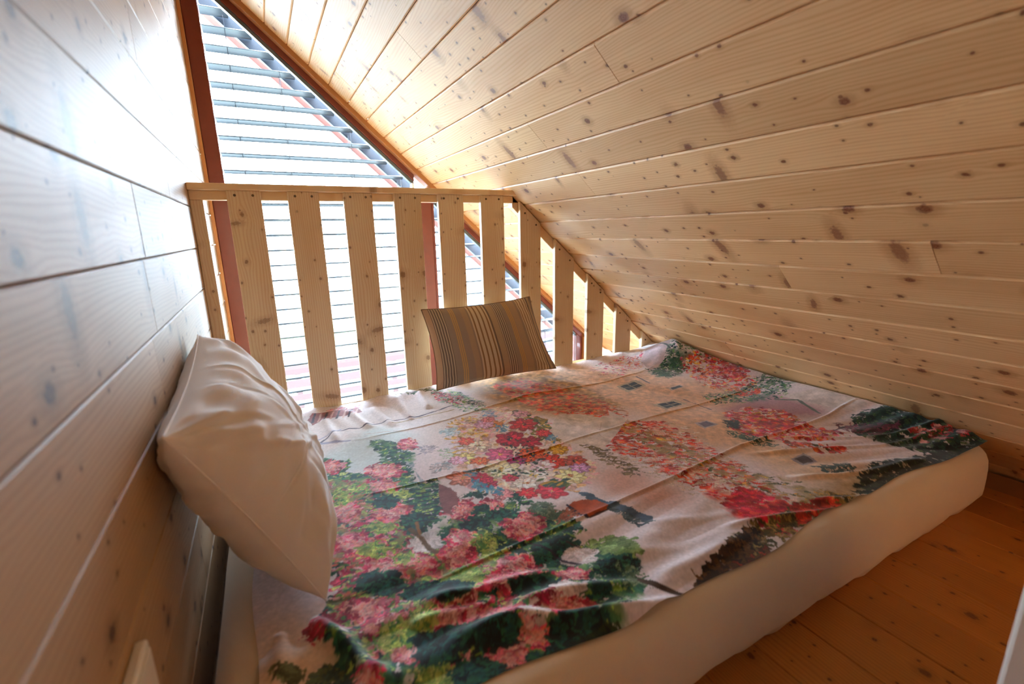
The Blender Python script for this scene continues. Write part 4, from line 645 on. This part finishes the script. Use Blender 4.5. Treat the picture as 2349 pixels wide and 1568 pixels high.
def paint():
    img=np.zeros((PH,PW,3)); yy,xx=np.mgrid[0:PH,0:PW]; wx=PX0+xx*RES; wy=PY0+yy*RES
    rg=np.random.default_rng(5)
    def smooth(a,n):
        for _ in range(2):
            for ax in (0,1):
                c=np.cumsum(np.pad(a,[(n,n) if i==ax else (0,0) for i in range(2)],'edge'),axis=ax)
                a=(np.take(c,range(2*n,c.shape[ax]),ax)-np.concatenate([np.take(c,[0],ax)*0,np.take(c,range(0,c.shape[ax]-2*n-1),ax)],ax))/(2*n+1) if False else (np.take(c,range(2*n,c.shape[ax]),ax)-np.take(c,range(0,c.shape[ax]-2*n),ax))/(2*n)
        return a
    n1=smooth(rg.random((PH,PW)),18); n1=(n1-n1.mean())/n1.std(); n2=smooth(rg.random((PH,PW)),4); n2=(n2-n2.mean())/n2.std()
    base=np.array([232,220,226])/255
    img[:]=base; img+=n1[...,None]*np.array([.010,.014,.016])+n2[...,None]*.008
    def inside(poly,X,Y):
        r=np.zeros(X.shape,bool); n=len(poly)
        for i in range(n):
            x0,y0=poly[i]; x1,y1=poly[(i+1)%n]
            if y0==y1: continue
            c=((y0>Y)!=(y1>Y))&(X<(x1-x0)*(Y-y0)/(y1-y0)+x0); r^=c
        return r
    def rgb(h): return np.array([int(h[i:i+2],16)/255 for i in (0,2,4)])
    def win(x0,x1,y0,y1):
        a=max(0,int((x0-PX0)/RES)); b=min(PW,int((x1-PX0)/RES)+2); c=max(0,int((y0-PY0)/RES)); d=min(PH,int((y1-PY0)/RES)+2)
        return slice(c,d),slice(a,b)
    def dab(x,y,L,W,an,col,al=.95,vein=True):
        r=max(L,W)*.6; sy,sx=win(x-r,x+r,y-r,y+r)
        X=wx[sy,sx]-x; Y=wy[sy,sx]-y
        if X.size==0: return
        ca,sa=math.cos(an),math.sin(an); u=(X*ca+Y*sa)/(L/2); v=(-X*sa+Y*ca)/(W/2)
        d=u*u+v*v+n2[sy,sx]*.22; mk=np.clip((1.05-d)*4,0,1)*al
        sh=1+.10*np.sin(v*5+u*1.5+x*900)+.06*n2[sy,sx]
        img[sy,sx]=img[sy,sx]*(1-mk[...,None])+np.clip(col*sh[...,None],0,1)*mk[...,None]
    def seg(x0,y0,x1,y1,w,col):
        sy,sx=win(min(x0,x1)-w,max(x0,x1)+w,min(y0,y1)-w,max(y0,y1)+w); X=wx[sy,sx]; Y=wy[sy,sx]
        if X.size==0: return
        L2=(x1-x0)**2+(y1-y0)**2+1e-9; t=np.clip(((X-x0)*(x1-x0)+(Y-y0)*(y1-y0))/L2,0,1)
        d=np.hypot(X-x0-t*(x1-x0),Y-y0-t*(y1-y0))+n2[sy,sx]*.0005; mk=np.clip((w/2+.0008-d)/.0016,0,1)*.92
        img[sy,sx]=img[sy,sx]*(1-mk[...,None])+col*mk[...,None]
    soft=[e for e in PRINT if e[0] in('wash','dabs')]; hard=[e for e in PRINT if e[0] in('line','poly','flower')]
    for e in soft+[('drag',)]+hard+[e for e in soft if e[0]=='dabs' and e[3]<30]:
        k=e[0]
        if k=='drag':
            # brush-drag: pull neighbouring paint into streaks, then mottle
            f1=smooth(rg.random((PH,PW)),2); f1=(f1-f1.mean())/f1.std(); f2=smooth(rg.random((PH,PW)),3); f2=(f2-f2.mean())/f2.std()
            jx=np.clip(xx+(f1*1.1+f2*.7).round().astype(int),0,PW-1); jy=np.clip(yy+(f2*1.1-f1*.7).round().astype(int),0,PH-1); img[:]=img[jy,jx]
            sat=(img.max(2)-img.min(2))[...,None]; img[:]=np.clip(img*(1+f2[...,None]*.14*np.clip(sat*3-.5,0,1)),0,1)
        elif k=='wash':
            mk=smooth(inside(e[1],wx,wy).astype(float),max(3,int(e[3]/RES))); mk=np.clip(mk*(1+.12*n1),0,1)*.85
            img[:]=img*(1-mk[...,None])+rgb(e[2])*mk[...,None]
        elif k=='dabs':
            if e[3]>=100:
                mc=np.mean([rgb(c) for c in e[2]],0); mk=smooth(inside(e[1],wx+n1*.004,wy+n2*.004).astype(float),5)*np.clip(.12+.34*n2+.1*n1,0,.7); img[:]=img*(1-mk[...,None])+mc*mk[...,None]
            poly=np.array(e[1]); x0,y0=poly.min(0); x1,y1=poly.max(0); n=int(e[3]*(2.1 if 100<=e[3]<2000 else 2.2 if e[3]>=2000 else 2.2)); zs=.88; cols=[rgb(c) for c in e[2]]
            px=rg.uniform(x0,x1,n*6); py=rg.uniform(y0,y1,n*6); ok=inside(e[1],px,py); px=px[ok][:n]; py=py[ok][:n]
            for x,y in zip(px,py):
                x+=rg.normal(0,.004); y+=rg.normal(0,.004)
                cl=int((math.sin(x*37+y*11)+math.sin(y*53-x*19)+2)/4*len(cols)*.999) if rg.random()<.22 else rg.integers(len(cols))
                an=(e[6] if e[6] is not None else .9*math.sin(x*9)+.9*math.cos(y*11)-.3)+rg.normal(0,.28 if e[6] is not None else .55)
                s=rg.uniform(.6,1.3); dab(x,y,e[4]*s*zs,e[5]*zs*rg.uniform(.7,1.3),an,np.clip(cols[int(cl)%len(cols)]*rg.uniform(.88,1.12),0,1))
        elif k=='line':
            c=rgb(e[2])
            for p,q in zip(e[1],e[1][1:]): seg(*p,*q,e[3],c)
        elif k=='poly':
            P=np.array(e[1]); sy,sx=win(P[:,0].min()-.01,P[:,0].max()+.01,P[:,1].min()-.01,P[:,1].max()+.01)
            mk=inside(e[1],wx[sy,sx]+n2[sy,sx]*.0008,wy[sy,sx]+n1[sy,sx]*.0008)*.95
            img[sy,sx]=img[sy,sx]*(1-mk[...,None])+np.clip(rgb(e[2])*(1+.05*n2[sy,sx][...,None]),0,1)*mk[...,None]
        elif k=='flower':
            (cx,cy),r,col,cen=e[1],e[2]*.84,rgb(e[3]),rgb(e[4]); n=e[5]; a0=rg.uniform(0,6)
            for ring,(rr,sz,b) in enumerate(((.62,.95,.92),(.38,.75,1.10))):
                for i in range(n):
                    a=a0+ring*.4+i*2*math.pi/n+rg.normal(0,.08)
                    px_,py_=cx+math.cos(a)*r*rr,cy+math.sin(a)*r*rr
                    dab(px_,py_,r*sz*1.08,r*sz*.78,a,np.clip(col*.62,0,1),.8)
                    dab(px_,py_,r*sz,r*sz*.66,a,np.clip(col*b*rg.uniform(.86,1.14)+.02,0,1),1)
                    seg(cx+math.cos(a)*r*.3,cy+math.sin(a)*r*.3,cx+math.cos(a)*r*(rr+.3),cy+math.sin(a)*r*(rr+.3),.0016,np.clip(col*1.25+.1,0,1))
            for i in range(9):
                a=rg.uniform(0,6.3); q=rg.uniform(.10,.22)*r; dab(cx+math.cos(a)*q,cy+math.sin(a)*q,r*.17,r*.12,a,cen,1)
            dab(cx,cy,r*.16,r*.12,0,rgb('d8b860'),1)
    g=smooth(rg.random((PH,PW)),1); g=(g-g.mean())/g.std(); img*=1+.025*g[...,None]
    img=np.clip(img,0,1); return np.where(img<=.04045,img/12.92,((img+.055)/1.055)**2.4)
def cover():
    NX,NY=800,570; img=paint()
    v=np.linspace(0,1,NY)[:,None]; u=np.linspace(0,1,NX)[None,:]
    ze_y=np.linspace(.42,1.70,NY)[:,None]
    # right edge climbs the slope a little, with a heap in the far corner
    heap=np.exp(-((ze_y-1.47)/.15)**2)
    zr=-.566+.062*heap; xr=(1.109-zr)/.8933-.010
    xr=xr-.012*sm(.62,.44,ze_y)
    x0=.088+.10*sm(.95,1.6,ze_y)+.006*np.sin(ze_y*14); X=x0+(xr-x0)*u
    yf=.462+.010*np.sin(X*6)+.006*np.sin(X*17+1)-.028*sm(1.72,1.87,X)
    Y=yf+(1.692-yf)*v
    Z=np.full(X.shape,-.591)
    edge=sm(.17,0.,xr-X); Z=Z+edge*(zr+.591)
    Z+=.030*np.exp(-((X-1.70)/.10)**2-((Y-1.56)/.12)**2)+.012*np.exp(-((Y-1.66)/.05)**2)*(.5+.5*np.sin(X*13))*(1-edge)
    Z-=.009*sm(.05,0,Y-yf)
    for a,b,k,ph,am in ((9,4,1,.3,.0022),(5,13,1,1.1,.0018),(17,9,1,2.,.0011),(3,23,1,.7,.0009),(31,12,1,4,.0005)): Z+=am*np.sin(a*X+b*Y+ph)
    wv=.0016*np.sin(60*X+20*np.sin(5*Y))*sm(1.3,1.65,Y); Z+=wv
    Z+=.0035*np.sin(95*(Y+.28*X)+2*np.sin(4*X))*sm(1.2,1.5,X)*sm(.85,.55,Y)
    Z+=.005*np.sin(62*(Y-.10*X)+1.5*np.sin(3*X))*sm(1.15,.8,X)*sm(.85,.62,Y)
    for pts,h,wd in FOLDS:
        for ii in range(1):
            P=np.array(pts); x0,y0=P.min(0)-wd*4; x1,y1=P.max(0)+wd*4
            mk=(X>x0)&(X<x1)&(Y>y0)&(Y<y1)
            if not mk.any(): continue
            xs,ys=X[mk],Y[mk]; dm=np.full(xs.shape,9.); tt=np.zeros(xs.shape); L=np.r_[0,np.cumsum(np.hypot(*np.diff(P,axis=0).T))]
            for i in range(len(P)-1):
                p,q=P[i],P[i+1]; t=np.clip(((xs-p[0])*(q[0]-p[0])+(ys-p[1])*(q[1]-p[1]))/((q-p)@(q-p)),0,1)
                d=np.hypot(xs-p[0]-t*(q[0]-p[0]),ys-p[1]-t*(q[1]-p[1])); b=d<dm; dm[b]=d[b]; tt[b]=(L[i]+t[b]*(L[i+1]-L[i]))/L[-1]
            tap=np.clip(np.minimum(tt,1-tt)*6,0,1)
            Z[mk]+=h*np.exp(-(dm/wd)**2)*tap
    Z-=.006*sm(.06,0,X-x0)
    Z=np.maximum(Z,-.6003); Z=np.minimum(Z,1.109-.8933*X-.008)
    ix=np.clip(((X-PX0)/RES).round().astype(int),0,PW-1); iy=np.clip(((Y-PY0)/RES).round().astype(int),0,PH-1)
    col=img[iy,ix]
    n=NX*NY; cs=np.stack([X,Y,Z+ZC],-1).reshape(-1,3)
    me=bpy.data.meshes.new('bed_cover'); me.vertices.add(n); me.vertices.foreach_set('co',cs.astype(np.float32).ravel())
    idx=np.arange(n).reshape(NY,NX); q=np.stack([idx[:-1,:-1],idx[:-1,1:],idx[1:,1:],idx[1:,:-1]],-1).reshape(-1,4)
    me.loops.add(q.size); me.loops.foreach_set('vertex_index',q.ravel().astype(np.int32)); me.polygons.add(len(q)); me.polygons.foreach_set('loop_start',(np.arange(len(q))*4).astype(np.int32)); me.polygons.foreach_set('loop_total',np.full(len(q),4,np.int32))
    me.update(calc_edges=True); me.shade_smooth()
    at=me.color_attributes.new('print','FLOAT_COLOR','POINT'); at.data.foreach_set('color',np.concatenate([col.reshape(-1,3),np.ones((n,1))],1).astype(np.float32).ravel())
    o=link('bed_cover',me,M['print']); 
    tag(o,'cotton bed cover printed with painted flowers, foliage and village walls, spread over the mattress','bedspread')
cover()
# ---------------------------------------------------------------- pillows
def pillow(name,A,B,Cc,D,th,thb,mat,N=(90,70),inset=.06,wr=.006,seed=1,color=None,xmin=None,p=4,q=.5,side=1,smin=None,ncr=0,seam=.0022):
    """A,B,Cc,D: corners (u0v0,u1v0,u1v1,u0v1)"""
    A,B,Cc,D=[np.array(t,float) for t in (A,B,Cc,D)]
    U,V=np.meshgrid(np.linspace(0,1,N[0]),np.linspace(0,1,N[1]))
    U0,V0=U.copy(),V.copy(); a=2*U-1; b=2*V-1
    U=.5+a/2*(1-inset*(1-b**2)*np.abs(a)**2); V=.5+b/2*(1-inset*(1-a**2)*np.abs(b)**2)
    P=((1-U)*(1-V))[...,None]*A+(U*(1-V))[...,None]*B+(U*V)[...,None]*Cc+((1-U)*V)[...,None]*D
    nrm=np.cross((B+Cc-A-D),(Cc+D-A-B)); nrm/=np.linalg.norm(nrm); nrm*=side
    prof=(np.clip(1-np.abs(a)**p,0,1)*np.clip(1-np.abs(b)**p,0,1))**q
    r=np.random.default_rng(seed); W=np.zeros(U.shape)
    for (cu,cv) in ((-1,-1),(1,-1),(1,1),(-1,1)):
        an=np.arctan2(b-cv,a-cu); dd=np.hypot(a-cu,b-cv); W+=np.sin(an*r.uniform(9,15)+r.uniform(0,6))*np.exp(-dd*1.7)*(1-np.exp(-dd*5))
    W2=sum(np.sin(r.normal(0,6)*a+r.normal(0,6)*b+r.uniform(0,6))*r.uniform(.1,.35) for _ in range(7))
    W3=np.sin(18*b+3*np.sin(4*a)+r.uniform(0,6))*np.exp(-((np.abs(a)-.85)/.22)**2)+np.sin(16*a+2*np.sin(5*b))*np.exp(-((np.abs(b)-.85)/.2)**2)
    rel=(W*1.4+W2*.6+W3*.55)*wr*np.minimum(1,prof*2.5)
    for _ in range(ncr):      # sharp creases running in from the edges
        a0,b0=r.uniform(-1,1),r.uniform(-1,1); th_=math.atan2(b0,a0)+r.normal(0,.5); L=r.uniform(.3,.8); ww=r.uniform(.018,.05)
        u_=(a-a0)*math.cos(th_)+(b-b0)*math.sin(th_); v_=-(a-a0)*math.sin(th_)+(b-b0)*math.cos(th_)+.15*u_*u_
        rel+=wr*r.choice([-1,1])*r.uniform(.25,.6)*np.exp(-(v_/ww)**2)*np.exp(-(u_/L)**4)*np.minimum(1,prof*2.5)
    F=P+nrm*(prof*th+rel)[...,None]; Bk=P-nrm*(prof*thb-rel*.6)[...,None]
    if xmin is not None: F[...,0]=np.maximum(F[...,0],xmin); Bk[...,0]=np.maximum(Bk[...,0],xmin)
    for G in (F,Bk):
        if smin is not None: G[...,2]=np.maximum(G[...,2],smin)
    n=N[0]*N[1]; vs=np.concatenate([F.reshape(-1,3),Bk.reshape(-1,3)])+np.array([0,0,ZC]); org=vs.mean(0); org[2]=vs[:,2].min(); vs=vs-org
    idx=np.arange(n).reshape(N[1],N[0]); fs=[]
    for j in range(N[1]-1):
        for i in range(N[0]-1):
            t=(int(idx[j,i]),int(idx[j,i+1]),int(idx[j+1,i+1]),int(idx[j+1,i])); fs.append(t); fs.append(tuple(n+k for k in t[::-1]))
    me=bpy.data.meshes.new(name); me.from_pydata(vs.tolist(),[],fs)
    if color is not None:
        at=me.color_attributes.new('stripe','FLOAT_COLOR','POINT'); c=color(U0,V0).reshape(-1,3); c=np.concatenate([np.concatenate([c,c]),np.ones((2*n,1))],1); at.data.foreach_set('color',c.astype(np.float32).ravel())
    bm=bmesh.new(); bm.from_mesh(me); bmesh.ops.remove_doubles(bm,verts=bm.verts,dist=1e-5); bmesh.ops.recalc_face_normals(bm,faces=bm.faces); bm.to_mesh(me); bm.free(); me.shade_smooth()
    o=link(name,me,mat); o.location=org
    Pb=P+np.array([0,0,ZC])-org                                  # stitched edge seam all round, a part of the pillow
    if xmin is not None: Pb[...,0]=np.maximum(Pb[...,0],xmin-org[0]+.0015)
    ring=np.concatenate([Pb[0,:-1],Pb[:-1,-1],Pb[-1,:0:-1],Pb[:0:-1,0]])[::2]; m_=len(ring)
    tan=np.roll(ring,-1,0)-np.roll(ring,1,0); tan/=np.linalg.norm(tan,axis=1)[:,None]; n1_=np.tile(nrm,(m_,1)); n2_=np.cross(tan,n1_)
    vs2=[]; K=6
    for q_ in range(K):
        t=q_/K*2*math.pi; vs2+= (ring+(n1_*math.cos(t)*.6+n2_*math.sin(t))*seam).tolist()
    fs2=[(q_*m_+i,q_*m_+(i+1)%m_,((q_+1)%K)*m_+(i+1)%m_,((q_+1)%K)*m_+i) for q_ in range(K) for i in range(m_)]
    mesh('seam',vs2,fs2,M['pillow'] if color is None else M['seam'],o,True)
    return o
STR=[(0,.045,'b8875c'),(.045,.15,'4e3c30'),(.15,.20,'7d6650'),(.20,.245,'8a6a44'),(.245,.30,'806650'),(.30,.345,'94704c'),(.345,.36,'7a6048'),(.36,.515,'c8ab80'),(.515,.53,'4a382c'),(.53,.58,'9c7850'),(.58,.65,'4e3c30'),(.65,.69,'7d6650'),(.69,.735,'8a6a44'),(.735,.80,'94704c'),(.80,.825,'7a6048'),(.825,.935,'c8ab80'),(.935,.95,'4a382c'),(.95,.975,'9c7850'),(.975,1.01,'5a4436')]
THIN=[(.045,.15,5,'d8c4a4'),(.20,.245,3,'e0a860'),(.36,.515,4,'8a6440'),(.58,.65,4,'d8c4a4'),(.69,.735,3,'e0a860'),(.825,.935,4,'8a6440')]
def stripes(U,V):
    c=np.zeros(U.shape+(3,))
    def lin(h): return np.array(hx(h)[:3])
    for a,b,h in STR: c[(U>=a)&(U<b)]=lin(h)**.56
    for a,b,n,h in THIN:
        for i in range(n):
            m_=a+(b-a)*(i+.5+(0 if n>3 else 0))/n; wd=(b-a)/n*.17
            k=np.clip((wd+.0012-np.abs(U-m_))/.0024,0,1)[...,None]; c=c*(1-k)+lin(h)**.8*k
    return c
o=pillow('cushion',(.663,1.655,-.276),(1.126,1.660,-.266),(1.222,1.605,-.575),(.684,1.592,-.574),.055,.045,M['stripe'],(720,110),.07,.003,3,stripes,None,2.6,.62,1,-.584)
tag(o,'small rectangular cushion with brown, beige and orange stripes leaning on the railing','cushion')
o=pillow('pillow',(.020,1.24,-.215),(.028,.70,-.250),(.192,.712,-.580),(.175,1.26,-.580),.098,.085,M['pillow'],(240,180),.06,.0075,5,None,.004,3.2,.55,1,-.583,34)
tag(o,'plump off-white bed pillow propped against the left plank wall','pillow')
# ---------------------------------------------------------------- added fill lamp, unseen behind the camera, to brighten the mattress front
k=NT('fill_lamp_glow'); k.b.inputs['Base Color'].default_value=(.9,.85,.75,1); k.b.inputs['Emission Color'].default_value=hx('ffdcb0'); k.b.inputs['Emission Strength'].default_value=9; M['glow']=k.m
lp=tag(empty('fill_lamp',(1.15,YB,ZC-.1)),'added fill lamp, a glowing white globe on the board wall behind the camera','lamp')
bm=bmesh.new(); bmesh.ops.create_uvsphere(bm,u_segments=32,v_segments=20,radius=.085); me=bpy.data.meshes.new('globe'); bm.to_mesh(me); bm.free(); me.shade_smooth(); g=link('globe',me,M['glow'],lp); g.location=(0,.12,0)
bm=bmesh.new(); bmesh.ops.create_cone(bm,cap_ends=True,segments=32,radius1=.06,radius2=.045,depth=.035,matrix=Matrix.Translation((0,.018,0))@Matrix.Rotation(-math.pi/2,4,'X')); me=bpy.data.meshes.new('backplate'); bm.to_mesh(me); bm.free(); bev(link('backplate',me,M['white'],lp),.003)
# ---------------------------------------------------------------- small things on the left and right
bx=tag(empty('wall_box',(0,.15,ZC-.62)),'flat white box fixed low on the left plank wall at the bottom edge','wall box')
box('housing',.0,.012,.15,.546,-.62,-.413,M['white'],bx,.003); box('cover_plate',.012,.014,.156,.540,-.614,-.42,M['white'],bx,.0015)
cb=tag(empty('cabinet',(.75,-.45,ZC-.8)),'white furniture panel whose pale edge stands at the bottom right corner','cabinet')
box('side_panel',.75,.766,-.45,.104,-.8,-.22,M['white'],cb,.004); box('top_board',.75,1.20,-.45,.104,-.22,-.20,M['white'],cb,.003)
box('side_panel',1.184,1.2,-.45,.104,-.8,-.22,M['white'],cb,.004); box('back_panel',.766,1.184,-.45,-.44,-.8,-.22,M['white'],cb,.001); box('shelf',.766,1.184,-.44,.09,-.5,-.484,M['white'],cb,.002)
